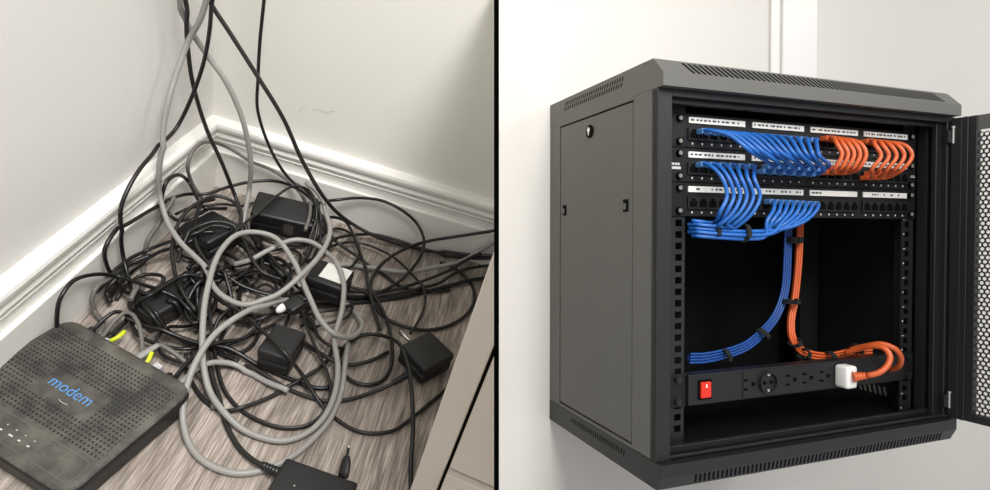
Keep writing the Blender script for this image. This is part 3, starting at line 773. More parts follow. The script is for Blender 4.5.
def seg_part(c, name, i0, i1, r, ma, n=4, flat=1.0, label=None):
    P = c['P']; pts = [Vector(p) for p in P[i0:i1]]
    bm = nb()
    # a stiff straight plug along the first samples
    a, b = pts[0], pts[-1]
    k = 6; tube(bm, [a.lerp(b, t / (k - 1)) for t in range(k)], r, 8, flat)
    o = obj(name, bm, ma, c['obj'])
    if label: o['label'] = label
    return o


seg_part(P1, 'plug', 0, 4, 0.0058, M_BPLAST); seg_part(P2, 'plug', 0, 5, 0.0058, M_BPLAST); seg_part(P3, 'plug', 0, 4, 0.0068, M_BPLAST)


def boot(c, a, b, r0, r1, ma, name='connector_boot', flat=0.62):
    A_ = Vector(room_at(*a[:2], h=a[2])); B_ = Vector(room_at(*b[:2], h=b[2])); bm = nb()
    k = 8; tube(bm, [A_.lerp(B_, t / (k - 1)) for t in range(k)], [r0 + (r1 - r0) * t / (k - 1) for t in range(k)], 10, flat)
    return obj(name, bm, ma, c['obj'])


boot(GB1, (136, 359, 0.026), (158, 345, 0.032), 0.0088, 0.0058, M_GREYB)
boot(GB2, (172, 391, 0.024), (190, 375, 0.026), 0.0088, 0.0060, M_GREYB)
boot(P3, (160, 385, 0.018), (170, 374, 0.02), 0.0075, 0.0060, M_BPLAST, 'ribbed_plug')
# lime coloured clips
for (a, b, c_, lab) in (((110, 341, 0.022), (118, 337, 0.026), (125, 331, 0.026), 'lime green cable clip by the black plugs'), ((140, 366, 0.026), (147, 362, 0.030), (152, 352, 0.034), 'lime green connector clip next to the grey boot')):
    root = thing('connector_clip', lab, 'clip', Matrix.Translation(Vector(room_at(*a[:2], h=a[2]))))
    inv = root.matrix_world.inverted(); bm = nb()
    tube(bm, spline([inv @ Vector(room_at(*q_[:2], h=q_[2])) for q_ in (a, b, c_)], 0.002), 0.0030, 8, 0.6); obj('clip_arm', bm, M_YEL, root)
    bm = nb(); q0 = inv @ Vector(room_at(a[0] - 3, a[1] + 1, h=0.02)); box(bm, q0.x - 0.006, q0.y - 0.005, q0.z - 0.007, q0.x + 0.006, q0.y + 0.005, q0.z + 0.003, 0.0012, 2)
    obj('clip_head', bm, M_CLEAR if a[0] < 120 else M_YEL, root)
root = thing('clear_connector', 'milky network connector lying beside the lime clip', 'connector', Matrix.Translation(Vector(room_at(153, 371, h=0.020))) @ Matrix.Rotation(math.radians(-20), 4, 'Z'))
bm = nb(); box(bm, -0.006, -0.012, -0.005, 0.006, 0.012, 0.005, 0.001, 1); obj('housing', bm, M_CLEAR, root)
bm = nb(); box(bm, -0.003, -0.010, 0.0055, 0.003, 0.006, 0.007, 0.0004, 1); obj('latch', bm, M_CLEAR, root)
# plug with a white end on the square adapter
root = thing('wall_plug', 'small black plug with a white rounded end above the square adapter', 'plug', Matrix.Translation(Vector(room_at(294, 305, h=0.050))) @ Matrix.Rotation(math.radians(-30), 4, 'Z') @ Matrix.Rotation(math.radians(12), 4, 'X'))
bm = nb(); box(bm, -0.012, -0.014, -0.008, 0.014, 0.014, 0.008, 0.004, 3); obj('plug_body', bm, M_BPLAST, root, smooth='angle')
bm = nb(); bmesh.ops.create_uvsphere(bm, u_segments=16, v_segments=10, radius=1)
for v in bm.verts: v.co = Vector((v.co.x * 0.0065 - 0.008, v.co.y * 0.011 - 0.017, v.co.z * 0.007))
obj('white_cap', bm, M_WPLUG, root, smooth=True)
root.rotation_euler  # keep

# ================================================================== RIGHT PLACE : wall with the equipment cabinet
bm = nb(); box(bm, -0.6, D, -1.0, 3.2, D + 0.06, 1.7); structure('wall_right', bm, M_WALL3, M_BAY, RIGHT_LIM, False)
# vertical white trim strip on that wall
bm = nb(); box(bm, 0.511, D - 0.010, 0.30, 0.604, D, 1.7, 0.002, 2); box(bm, 0.486, D - 0.005, 0.30, 0.511, D, 1.7, 0.0015, 1)
structure('trim_1', bm, mat('trim_satin', s2l(216, 214, 210), 0.45, var=0.01, scale=20), M_BAY, RIGHT_LIM, False)

rack = thing('equipment_cabinet', 'open dark grey wall mounted network cabinet with vented caps', 'network cabinet', M_BAY)
G = D - 0.0005


def rpart(name, ma, fn, parent=rack, smooth=None):
    bm = nb(); fn(bm); return obj(name, bm, ma, parent, smooth)


def top_cap(bm): prism(bm, [(-0.012, H), (-0.012, H + 0.0165), (0.0095, H + 0.0385), (G, H + 0.0385), (G, H)], 'x', 0.0, W - 0.0155)


def bot_cap(bm): prism(bm, [(-0.012, -0.0005), (-0.012, -0.0165), (-0.003, -0.0345), (G, -0.0345), (G, -0.0005)], 'x', 0.0, W - 0.0155)


cap_t = rpart('top_cap', M_STEEL, lambda b: top_cap(b)); cap_b = rpart('bottom_cap', M_STEELB, lambda b: bot_cap(b))  # lower cap gets the darker coat, its shade painted in
# side walls
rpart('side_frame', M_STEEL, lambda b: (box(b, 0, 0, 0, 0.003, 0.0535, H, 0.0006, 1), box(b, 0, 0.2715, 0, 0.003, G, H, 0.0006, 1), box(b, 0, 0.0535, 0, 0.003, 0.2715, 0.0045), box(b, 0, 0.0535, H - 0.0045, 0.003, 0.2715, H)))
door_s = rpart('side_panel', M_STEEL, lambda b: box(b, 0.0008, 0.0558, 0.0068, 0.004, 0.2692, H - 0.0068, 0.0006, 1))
rpart('gap_backing', M_SLOT, lambda b: box(b, 0.0042, 0.0500, 0.002, 0.006, 0.275, H - 0.002))
rpart('side_wall', M_STEELB, lambda b: box(b, W - 0.013, 0.001, 0, W - 0.010, G, H))
rpart('back_wall', M_INNER, lambda b: box(b, 0.006, G - 0.003, 0, W - 0.013, G, H))
rpart('cabinet_floor', M_INNER, lambda b: box(b, 0.006, 0.0, 0.0, W - 0.013, G - 0.003, 0.002))
rpart('cabinet_ceiling', M_INNER, lambda b: box(b, 0.006, 0.0, H - 0.003, W - 0.013, G - 0.003, H - 0.0005))
# front frame: two stiles, header with a folded lip, sill; their weaker light is put into the darker colour
rpart('front_stile', M_STEELB, lambda b: (box(b, 0.0, -0.0015, 0, 0.0215, 0.012, H - 0.0005, 0.0008, 1)))
rpart('front_stile', M_STEELB, lambda b: (box(b, W - 0.030, -0.001, 0, W - 0.010, 0.012, H - 0.0005, 0.0008, 1), box(b, W - 0.044, 0.006, 0.0, W - 0.0302, 0.014, H - 0.0005, 0.0008, 1)))
rpart('header', M_STEELB, lambda b: (box(b, 0.0216, -0.001, H - 0.0095, W - 0.0302, 0.010, H - 0.0005, 0.0006, 1), box(b, 0.0216, 0.008, H - 0.016, W - 0.0302, 0.016, H - 0.0098, 0.0006, 1)))
rpart('sill', M_STEELB, lambda b: (box(b, 0.0216, 0.0, 0.0, W - 0.0302, 0.006, 0.005, 0.0006, 1), box(b, 0.0216, 0.014, 0.0022, W - 0.0302, 0.022, 0.011, 0.0006, 1)))


def slots(bm, u0, u1, n, place, slant, length, wd):
    for i in range(n):
        u = u0 + (u1 - u0) * i / (n - 1); place(bm, u, slant, length, wd)


def side_slot(bm, u, slant, length, wd, z):
    # a slanted slot on the x = 0 face
    c = Vector((-0.0001, u, z)); d = Vector((0, -slant, 1)).normalized() * length / 2
    n = Vector((0, 1, 0)) * wd / 2
    vs = [c - d - n, c - d + n, c + d + n, c + d - n]
    a = [bm.verts.new(v) for v in vs]; b = [bm.verts.new(v + Vector((0.0008, 0, 0))) for v in vs]
    bm.faces.new(a); bm.faces.new(b[::-1])
    for i in range(4): bm.faces.new((a[i], a[(i + 1) % 4], b[(i + 1) % 4], b[i]))


bm = nb()
for i in range(27):
    y = 0.253 - i * 0.00655
    side_slot(bm, y, 0.35, 0.0062, 0.0028, H + 0.0215); side_slot(bm, y - 0.0028, 0.35, 0.0062, 0.0028, H + 0.0292)
obj('side_vent', bm, M_SLOT, cap_t)
bm = nb()
for i in range(25):
    y = 0.226 - i * 0.0064
    side_slot(bm, y, 0.3, 0.0085, 0.0026, -0.0125)
obj('side_vent', bm, M_SLOT, cap_b)


def front_slots(name, parent, p0, p1, x0, x1, n, ma, frac0, frac1, slant, wd, outward):
    """slots on the sloped band between profile points p0, p1 (y, z)."""
    bm = nb(); P0, P1 = Vector((0, *p0)), Vector((0, *p1))
    for i in range(n):
        x = x0 + (x1 - x0) * i / (n - 1)
        a0 = P0.lerp(P1, frac0) + Vector((x, 0, 0)); a1 = P0.lerp(P1, frac1) + Vector((x + slant, 0, 0))
        w_ = Vector((wd, 0, 0)); o_ = Vector(outward) * 0.0002
        vs = [a0 + o_, a0 + w_ + o_, a1 + w_ + o_, a1 + o_]
        a = [bm.verts.new(v) for v in vs]; b = [bm.verts.new(v - o_ * 3) for v in vs]
        bm.faces.new(a); bm.faces.new(b[::-1])
        for k in range(4): bm.faces.new((a[k], a[(k + 1) % 4], b[(k + 1) % 4], b[k]))
    return obj(name, bm, ma, parent)


front_slots('front_vent', cap_t, (-0.012, H + 0.0165), (0.0095, H + 0.0385), 0.046, 0.512, 54, M_SLOT, 0.12, 0.86, -0.0062, 0.0047, (0, -0.7, 0.7))
front_slots('front_vent', cap_b, (-0.012, -0.0165), (-0.003, -0.0345), 0.052, 0.515, 66, M_SLOT, 0.1, 0.85, 0.0050, 0.0034, (0, -0.9, -0.45))
# lock and the two slide latches of the side panel
def lock(b):
    cyl(b, (0.0000, 0.170, 0.4445), (-1, 0, 0), 0.0098, 0.0022, 24)
    cyl(b, (-0.0012, 0.170, 0.4445), (-1, 0, 0), 0.0070, 0.0012, 20)
lk = rpart('panel_lock', M_SLOT, lock, door_s)
bm = nb(); cyl(bm, (-0.0022, 0.170, 0.4465), (-1, 0, 0), 0.0040, 0.0012, 16); box(bm, -0.0026, 0.1685, 0.4385, -0.0016, 0.1715, 0.4435); obj('lock_barrel', bm, M_METAL, lk) if False else obj('lock_plate', bm, M_METAL, door_s)
for yy in (0.2545, 0.0715):
    rpart('slide_latch', M_SLOT, lambda b: box(b, 0.0000, yy - 0.0065, 0.3195, 0.0014, yy + 0.0065, 0.3365, 0.0003, 1), door_s)
    rpart('latch_tongue', M_STEEL, lambda b: box(b, -0.0014, yy - 0.0012, 0.3225, -0.0001, yy + 0.0040, 0.3310, 0.0003, 1), door_s)


# mounting rails with square holes
def rail(x0, x1, hx0, hx1, y, label):
    def fn(b):
        z0, z1 = 0.004, H - 0.006
        box(b, x0, y, z0, hx0, y + 0.0018, z1); box(b, hx1, y, z0, x1, y + 0.0018, z1)
        z = z0; U3 = 0.0463 / 3; zc = 0.4506 - U3 / 2
        holes = []
        while zc > 0.012: holes.append(zc); zc -= U3
        holes.reverse(); prev = z0
        for hz in holes:
            box(b, hx0, y, prev, hx1, y + 0.0018, hz - 0.0045); prev = hz + 0.0045
        box(b, hx0, y, prev, hx1, y + 0.0018, z1)
        box(b, x0 if x0 < 0.2 else x1 - 0.0015, y + 0.0018, z0, (x0 + 0.0015) if x0 < 0.2 else x1, y + 0.03, z1)
    r = rpart('mounting_rail', M_STEELB, fn)
    bm = nb(); k = 0; zc = 0.4506
    while zc > 0.02:
        if not (0.312 < zc < 0.445) or x0 > 0.2: box(bm, x0 + 0.001 if x0 < 0.2 else x0 + 0.003, y - 0.0004, zc - 0.0006, x0 + 0.0065 if x0 < 0.2 else x0 + 0.0075, y - 0.0001, zc + 0.0006)
        if not (0.312 < zc < 0.46): box(bm, x0 + 0.003, y - 0.0004, zc - 0.0240, x0 + 0.0052, y - 0.0001, zc - 0.0215)
        zc -= 0.0463
    obj('scale_mark', bm, M_TICK, r)
    return r


rail(0.0400, 0.0690, 0.0535, 0.0640, 0.0335, 'left'); rail(0.4860, 0.5120, 0.4930, 0.5030, 0.0335, 'right')
# inner depth posts and grey bars low on the far side: light through vent slots, painted as colour
rpart('depth_post', M_STEELB, lambda b: box(b, 0.520, 0.020, 0.002, 0.540, 0.034, H - 0.004))
rpart('depth_post', M_STEELB, lambda b: box(b, 0.500, 0.240, 0.002, 0.545, 0.252, H - 0.004))
def slot_light_side(b):
    for i in range(17):
        y = 0.255 - i * 0.0095
        prism(b, [(y, 0.006), (y + 0.0035, 0.006), (y + 0.0075, 0.020), (y + 0.004, 0.020)], 'x', W - 0.0145, W - 0.0135)
rpart('lit_slot', M_VENTL, slot_light_side)
def slot_light_back(b):
    for i in range(16):
        x = 0.34 + i * 0.0095
        prism(b, [(x, 0.0045), (x + 0.003, 0.0045), (x - 0.001, 0.019), (x - 0.004, 0.019)], 'y', G - 0.0045, G - 0.0035)
rpart('lit_slot', M_VENTL, slot_light_back)

# ---- door, swung open past a right angle
DT = 0.018
MD = M_BAY @ Matrix.Translation((W - 0.0265, -0.004, 0)) @ Matrix.Rotation(math.radians(-85), 4, 'Z')
# door local: x along the width away from the hinge, y thickness, z up (inner face at y = 0 faces the opening)
door = bpy.data.objects.new('door', None); C.objects.link(door); door.parent = rack; door.matrix_world = MD
DWID, DZ0, DZ1 = 0.520, 0.002, H - 0.004
bpy.context.view_layer.update()


def dpart(name, ma, fn):
    bm = nb(); fn(bm); o = obj(name, bm, ma, door); return o


dpart('door_frame', M_STEELB, lambda b: (box(b, 0, 0, DZ0, 0.0150, DT, DZ1, 0.0008, 1), box(b, 0.0150, 0.0, DZ0, 0.0235, 0.0075, DZ1, 0.0008, 1), box(b, 0.0235, 0.002, DZ0, 0.034, DT - 0.004, DZ1, 0.0006, 1),
                                         box(b, DWID - 0.02, 0, DZ0, DWID, DT, DZ1, 0.0008, 1), box(b, 0.034, 0.002, DZ0, DWID - 0.02, DT - 0.002, DZ0 + 0.012, 0.0006, 1)))
dpart('lit_top_plate', M_STEEL, lambda b: box(b, 0.034, 0.0045, DZ1 - 0.022, DWID - 0.02, 0.0065, DZ1))  # lighter than the rest of the door: glancing light put into its colour
# perforated sheet
PX, PZ = 0.0074, 0.0064
x0, x1, z0, z1 = 0.034, DWID - 0.020, DZ0 + 0.012, DZ1 - 0.022
verts, faces = [], []
nx, nz = int((x1 - x0) / PX), int((z1 - z0) / PZ)
ro, ri = PX / math.sqrt(3), PX / math.sqrt(3) * 0.72
yf, yb = 0.0060, 0.0072
for j in range(nz):
    for i in range(nx):
        cx = x0 + (i + 0.5 + 0.5 * (j % 2)) * PX; cz = z0 + (j + 0.5) * PZ
        if cx > x1 - PX / 2: continue
        b0 = len(verts)
        for (rr, yy) in ((ro * 1.01, yf), (ri, yf), (ri, yb), (ro * 1.01, yb)):
            for k in range(6):
                t = math.radians(30 + 60 * k); verts.append((cx + rr * math.cos(t), yy, cz + rr * math.sin(t)))
        for k in range(6):
            k2 = (k + 1) % 6
            for r_ in range(3): faces.append((b0 + r_ * 6 + k, b0 + r_ * 6 + k2, b0 + (r_ + 1) * 6 + k2, b0 + (r_ + 1) * 6 + k))
me = bpy.data.meshes.new('perforated_mesh'); me.from_pydata(verts, [], faces); me.materials.append(M_STEELB)
o = bpy.data.objects.new('perforated_mesh', me); C.objects.link(o); o.parent = door
# hinges
for zc in (H - 0.030, 0.030):
    hz = rpart('hinge', M_METAL, lambda b: (cyl(b, (W - 0.0265, -0.0075, zc), (0, 0, 1), 0.0022, 0.026, 12), cyl(b, (W - 0.0265, -0.0075, zc + 0.012), (0, 0, 1), 0.0036, 0.003, 12)))
    rpart('hinge_bracket', M_STEELB, lambda b: box(b, W - 0.035, -0.0065, zc - 0.012, W - 0.028, -0.0012, zc + 0.008, 0.0006, 1))

# ---- patch panels
PY = 0.0315
ports = {}


def patch_panel(zt, label, row):
    root = thing('patch_bay', label, 'patch panel', M_BAY)
    zb = zt - 0.0452
    def fn(b):
        box(b, 0.0425, PY - 0.0012, zb, 0.5110, PY + 0.0012, zt, 0.0004, 1)
        box(b, 0.070, PY + 0.0014, zb + 0.002, 0.483, PY + 0.022, zt - 0.002)
    obj('faceplate', (lambda b: (fn(b), b)[1])(nb()), M_PANEL, root)
    for xs in (0.0560, 0.4985):
        for zs in (zt - 0.0075, zb + 0.0075):
            bm = nb(); cyl(bm, (xs, PY - 0.0030, zs), (0, 1, 0), 0.0048, 0.0036, 16); sc = obj('screw', bm, M_HOLE, root)
            bm = nb(); cyl(bm, (xs, PY - 0.0052, zs), (0, 1, 0), 0.0030, 0.0010, 12); obj('screw_head', bm, M_VENTL, sc)
    bx = [(0.0695, 0.1665), (0.1775, 0.2745), (0.2855, 0.3825), (0.3935, 0.4905)]
    for bi, (xa, xb) in enumerate(bx):
        bm = nb(); box(bm, xa, PY - 0.0042, zb + 0.0095, xb, PY - 0.0012, zb + 0.0265, 0.0005, 1); blk = obj('port_block', bm, M_PORT, root)
        st = (xb - xa) / 6
        for k in range(6):
            cx = xa + st * (k + 0.5)
            bm = nb()
            box(bm, cx - 0.0056, PY - 0.0052, zb + 0.0125, cx + 0.0056, PY - 0.0043, zb + 0.0205)
            box(bm, cx - 0.0028, PY - 0.0052, zb + 0.0205, cx + 0.0028, PY - 0.0043, zb + 0.0240)
            obj('port', bm, M_HOLE, blk); ports[(row, bi * 6 + k)] = Vector((cx, PY - 0.0045, zb + 0.017))
        bm = nb(); box(bm, xa + 0.001, PY - 0.0030, zb + 0.0325, xb - 0.001, PY - 0.0013, zb + 0.0405); ls = obj('label_strip', bm, M_LABEL, root)
        bm = nb(); x = xa + 0.004
        rnd = random.Random(row * 10 + bi)
        while x < xb - 0.008:
            w_ = rnd.uniform(0.0015, 0.006)
            if row < 2 or rnd.random() < 0.4: box(bm, x, PY - 0.0032, zb + 0.0355, x + w_, PY - 0.0030, zb + 0.0380)
            x += w_ + rnd.uniform(0.0012, 0.005)
        obj('ink_marks', bm, M_DASH, ls)
        bm = nb()
        for k in range(6):
            cx = xa + st * (k + 0.5); box(bm, cx - 0.0011, PY - 0.0015, zb + 0.0040, cx + 0.0011, PY - 0.00125, zb + 0.0066)
        obj('number_mark', bm, M_TICK, root)
    if row == 1:
        bm = nb()
        for k in range(3): box(bm, 0.0445 + k * 0.0045, PY - 0.0015, zt - 0.0235, 0.0480 + k * 0.0045, PY - 0.00125, zt - 0.0205)
        box(bm, 0.0430, PY - 0.0015, zt - 0.0290, 0.0590, PY - 0.00125, zt - 0.0255); obj('name_mark', bm, M_TICK, root)
        bm = nb(); box(bm, 0.500, PY - 0.0015, zt - 0.0235, 0.509, PY - 0.00125, zt - 0.0225); box(bm, 0.499, PY - 0.0015, zt - 0.0255, 0.510, PY - 0.00125, zt - 0.0245); obj('name_mark', bm, M_TICK, root)
    return root


patch_panel(0.4506, 'top black patch panel with blue and orange cords plugged in', 0)
patch_panel(0.4045, 'middle black patch panel under the topmost one', 1)
patch_panel(0.3582, 'lowest black patch panel with empty ports on its right half', 2)


# ---- cords in the cabinet, in bay coordinates
def bay_cable(pts, r, ma, label, name='patch_cable', group=None, ends=None, step=0.004, endma=None):
    S = spline([Vector(p) for p in pts], step)
    org = Vector(pts[0])
    mw = M_BAY @ Matrix.Translation(org)
    bm = nb(); tube(bm, [p - org for p in S], r, 8)
    o = obj(name, bm, ma, mw=mw); tag(o, label, 'cable', group)
    for e in (ends or ()):
        p = S[0] if e == 0 else S[-1]; d = Vector((0, -1, 0))
        bm = nb(); box(bm, -0.0038, -0.0120, -0.0034, 0.0038, 0.001, 0.0034, 0.0008, 1)
        rot = Vector((0, -1, 0)).rotation_difference(d).to_matrix().to_4x4()
        bmesh.ops.transform(bm, matrix=Matrix.Translation(p - org) @ rot, verts=bm.verts[:])
        obj('plug', bm, endma or ma, o)
    return o


ORD = ['first', 'second', 'third', 'fourth', 'fifth', 'sixth', 'seventh', 'eighth', 'ninth', 'tenth', 'eleventh', 'twelfth']
yF = PY - 0.006


def BP(px, py, y): return Vector(bay_at(px, py, y))


RC = 0.0027
# A: top panel down to the middle panel
for i in range(12):
    t = i / 11
    s = BP(699 + 108 * t ** 1.1, 132 + 9 * t, yF); e = BP(759 + 54 * t, (167 if i % 2 else 172) + 3 * t, yF)
    tip = 748 + 70 * t
    O = Vector((0, -0.016, 0))
    mx_ = BP(tip + 1, 150 + 5 * t, -0.030 - 0.003 * (i % 3))
    px0 = 699 + 108 * t ** 1.1
    a2 = BP(px0 * 0.45 + tip * 0.55 + 3, 135 + 7 * t, -0.014)
    bay_cable([s, s + O, a2, mx_, e + O * 1.5 + Vector((0.002, 0, 0.002)), e], RC, M_BLUE, '%s blue cord from the left arching between top and middle patch panels' % ORD[i], ends=(0, 1), endma=M_BLUEP)
def offset_path(center, a, b, step=0.004):
    S = spline([Vector(p) for p in center], step); out = []
    Y = Vector((0, 1, 0))
    for i, p in enumerate(S):
        t = (S[min(i + 1, len(S) - 1)] - S[max(i - 1, 0)]).normalized(); n = t.cross(Y).normalized()
        out.append(p + n * a + Y * b)
    return out


hexo = []
for r_i in range(-3, 4):
    for c_i in range(-3, 4):
        hexo.append(((c_i + 0.5 * (r_i % 2)) * 0.0056, r_i * 0.0049))
hexo = sorted(hexo, key=lambda q: (q[0] * q[0] * 1.1 + q[1] * q[1]))[:14]
hexo.sort(key=lambda q: -q[1])          # (y, z) offsets, upper ones first
BUN = [BP(743, 231.5, 0.006), BP(728, 231, 0.008), BP(714, 230, 0.012), BP(700, 229, 0.018), BP(691.5, 228, 0.024)]
# B: middle panel over the low panel into the tied bundle
for i in range(6):
    t = i / 5
    s = BP(698 + 47 * t, 165 + 2 * t, yF)
    tip = 727 + 33 * t
    oy, oz = hexo[i]
    o_ = Vector((0, oy, oz))
    pts = [s, s + Vector((0, -0.016, 0)), BP(tip - 6, 176 + 2 * t, -0.012), BP(tip, 196, -0.016), BP(tip - 7, 212, -0.014)] + ([BP(tip - 20, 224, -0.004)] if i > 1 else []) + [p + o_ for p in BUN[(2 if i < 3 else 1):]]
    bay_cable(pts, RC, M_BLUE, '%s blue cord from the left dropping off the middle panel into the tied bundle' % ORD[i], ends=(0,), group='blue cords dropping to the bundle', endma=M_BLUEP)
# C: low panel back into the bundle
for i in range(8):
    t = i / 7
    s = BP(766 + 44 * t, 202 + 2 * t, yF)
    tip = 772 + 42 * t
    oy, oz = hexo[6 + (7 - i)]
    o_ = Vector((0, oy, oz))
    pts = [s, s + Vector((0, -0.013, 0)), BP(tip + 1, 211 + 1 * t, -0.004), BP(tip - 5 - 6 * t, 221 + t, -0.006)] + [BP(762 + 12 * t, 229 + t, 0.0) + o_ * 1.0] + [p + o_ for p in BUN]
    bay_cable(pts, RC, M_BLUE, '%s blue cord from the left curling out of the lowest panel into the bundle' % ORD[i], ends=(0,), group='blue cords from the lowest panel', endma=M_BLUEP)
# orange cords
for i in range(5):
    t = i / 4
    s = BP(822 + 14 * t, 139 + 2 * t, yF); e = BP(822 + 18 * t, 173 - 4 * (i % 2), yF); tip = 842 + 24 * t
    bay_cable([s, s + Vector((0, -0.016, 0)), BP(tip - 5, 144, -0.014), BP(tip, 155, -0.020), BP(tip - 7, 168, -0.014), e + Vector((0.001, -0.015, 0)), e], RC + 0.0003, M_ORANGE,
              '%s orange cord from the left in the left cluster of orange loops' % ORD[i], ends=(0, 1), group='orange cords, left cluster')
for i in range(5):
    t = i / 4
    s = BP(862 + 16 * t, 142 + 2 * t, yF); e = BP(862 + 16 * t, 178 - 4 * (i % 2), yF); tip = 881 + 31 * t
    bay_cable([s, s + Vector((0, -0.016, 0)), BP(tip - 6, 145 + t, -0.014), BP(tip, 156, -0.020), BP(tip - 9, 169, -0.014), e + Vector((0.001, -0.015, 0)), e], RC + 0.0003, M_ORANGE,
              '%s orange cord from the left in the right cluster of orange loops' % ORD[i], ends=(0, 1), group='orange cords, right cluster')
# trunk: blue and orange down the middle behind
CB_ = [BP(*q) for q in ((789, 200, 0.092), (788.5, 222, 0.092), (787.5, 255, 0.090), (785, 290, 0.087), (777, 314, 0.084), (764, 331, 0.080), (746, 346, 0.074), (724, 354, 0.068), (704, 358, 0.062), (690, 358.5, 0.058))]
for i in range(6):
    row, k = (0, i - 1.5) if i < 4 else (1, i - 4.5)
    bay_cable(offset_path(CB_, -k * 0.0041, 0.0041 * row), 0.00188, M_BLUED, '%s blue cable from the left in the trunk curving to the left rail' % ORD[i], group='blue trunk cables', name='network_cable')
CO_ = [BP(*q) for q in ((801, 200, 0.092), (800.5, 222, 0.092), (799, 260, 0.089), (795, 300, 0.084), (791.5, 322, 0.079), (793, 338, 0.073), (801, 350, 0.067), (815, 355.5, 0.061), (832, 356, 0.055), (852, 352, 0.048), (872, 350, 0.046))]
for i in range(5):
    row, k = (0, i - 1) if i < 3 else (1, i - 3.5)
    bay_cable(offset_path(CO_, -k * 0.0044, 0.0044 * row), 0.0020, M_ORANGE, '%s orange cable from the left in the trunk curving over the power strip' % ORD[i], group='orange trunk cables', name='network_cable')
bay_cable([BP(846, 353, 0.040), BP(858, 349, 0.022), BP(872, 346, 0.000), BP(884, 348, -0.016), BP(890, 356, -0.024), BP(887, 366, -0.026), BP(878, 373, -0.022), BP(867, 375.5, -0.012)], 0.0042, M_ORANGE, 'thick orange power cord looping round to the white plug', name='orange_cord')
bay_cable([BP(850, 350, 0.036), BP(866, 346, 0.020), BP(882, 344, 0.000), BP(895, 349, -0.012), BP(901, 358, -0.010), BP(899, 366, 0.000), BP(891, 370, 0.020)], 0.0040, M_ORANGE, 'thick orange cord making the outer loop beside the right rail', name='orange_cord')


def tie(px, py, y, rx, ry, ang, label, w=0.008):
    c = BP(px, py, y)
    mw = M_BAY @ Matrix.Translation(c) @ Matrix.Rotation(math.radians(ang), 4, 'Y')
    root = thing('hook_and_loop_tie', label, 'cable tie', mw)
    bm = nb(); n = 20
    ring = []
    for (sx, sc_) in ((-w / 2, 1), (w / 2, 1), (w / 2, 0.8), (-w / 2, 0.8)):
        ring.append([bm.verts.new((sx, rx * sc_ * math.cos(2 * math.pi * k / n), ry * sc_ * math.sin(2 * math.pi * k / n))) for k in range(n)])
    for a_, b_ in zip(ring, ring[1:] + ring[:1]):
        for k in range(n): bm.faces.new((a_[k], a_[(k + 1) % n], b_[(k + 1) % n], b_[k]))
    obj('band', bm, M_VELCRO, root)
    bm = nb(); box(bm, -w / 2, -rx - 0.002, -0.006, w / 2, -rx + 0.001, 0.003, 0.0006, 1); obj('tail', bm, M_VELCRO, root)


tie(714, 231, 0.012, 0.010, 0.0120, 0, 'black tie round the blue bundle nearest the left rail', 0.006)
tie(743, 233, 0.006, 0.012, 0.0130, 10, 'black tie round the blue bundle below the middle of the lowest panel', 0.007)
tie(794, 240, 0.088, 0.014, 0.0135, 90, 'black tie on the trunk just below the patch panels', 0.010)
tie(790, 301, 0.082, 0.016, 0.0135, 90, 'black tie halfway down the blue and orange trunk', 0.007)
tie(762, 334, 0.077, 0.010, 0.0105, -42, 'black tie on the bend of the blue trunk', 0.007)
tie(725, 356, 0.066, 0.010, 0.0105, -8, 'black tie on the blue trunk low beside the left rail', 0.007)
tie(795, 343, 0.068, 0.011, 0.0095, 60, 'black tie at the bottom bend of the orange trunk', 0.005)
tie(804, 354, 0.060, 0.011, 0.0090, 25, 'black tie just after the bottom bend of the orange trunk', 0.005)
tie(829, 356, 0.052, 0.010, 0.0070, 0, 'flat black tie on the orange cables over the power strip', 0.009)
tie(856, 349, 0.034, 0.010, 0.0080, -10, 'black tie where the orange cables rise into their loops', 0.006)

# ---- power strip
pdu = thing('power_strip', 'black rack power strip with a red switch under the cable trunk', 'power strip', M_BAY)
zt, zb = 0.1010, 0.0560


def pp(name, ma, fn, parent=pdu): return rpart(name, ma, fn, parent)


pp('mounting_ear', M_PANEL, lambda b: box(b, 0.0425, PY - 0.0012, zb, 0.070, PY + 0.0012, zt, 0.0004, 1)); pp('mounting_ear', M_PANEL, lambda b: box(b, 0.484, PY - 0.0012, zb, 0.5110, PY + 0.0012, zt, 0.0004, 1))
pp('housing', M_PORT, lambda b: box(b, 0.0702, PY - 0.0060, zb + 0.0015, 0.4838, PY + 0.012, zt - 0.0015, 0.0012, 2))
fp = pp('outlet_plate', M_PORT, lambda b: box(b, 0.1620, PY - 0.0072, zb + 0.004, 0.482, PY - 0.0062, zt - 0.004, 0.0003, 1))
for xs in (0.0560, 0.4985):
    for zs in (zt - 0.0075, zb + 0.0075):
        pp('screw', M_STEELB, lambda b: (cyl(b, (xs, PY - 0.0030, zs), (0, 1, 0), 0.0048, 0.0036, 16), cyl(b, (xs, PY - 0.0052, zs), (0, 1, 0), 0.0030, 0.0010, 12)))
sw = pp('rocker_switch', M_RED, lambda b: box(b, 0.0880, PY - 0.0105, zb + 0.0110, 0.1050, PY - 0.0062, zt - 0.0120, 0.0015, 2)); sw['label'] = 'glossy red rocker switch'
pp('switch_mark', M_WPLUG, lambda b: box(b, 0.0955, PY - 0.0109, zb + 0.0255, 0.0975, PY - 0.0104, zb + 0.030), sw)
pp('switch_bezel', M_HOLE, lambda b: box(b, 0.0855, PY - 0.0075, zb + 0.0085, 0.1080, PY - 0.0061, zt - 0.0095, 0.0008, 1))


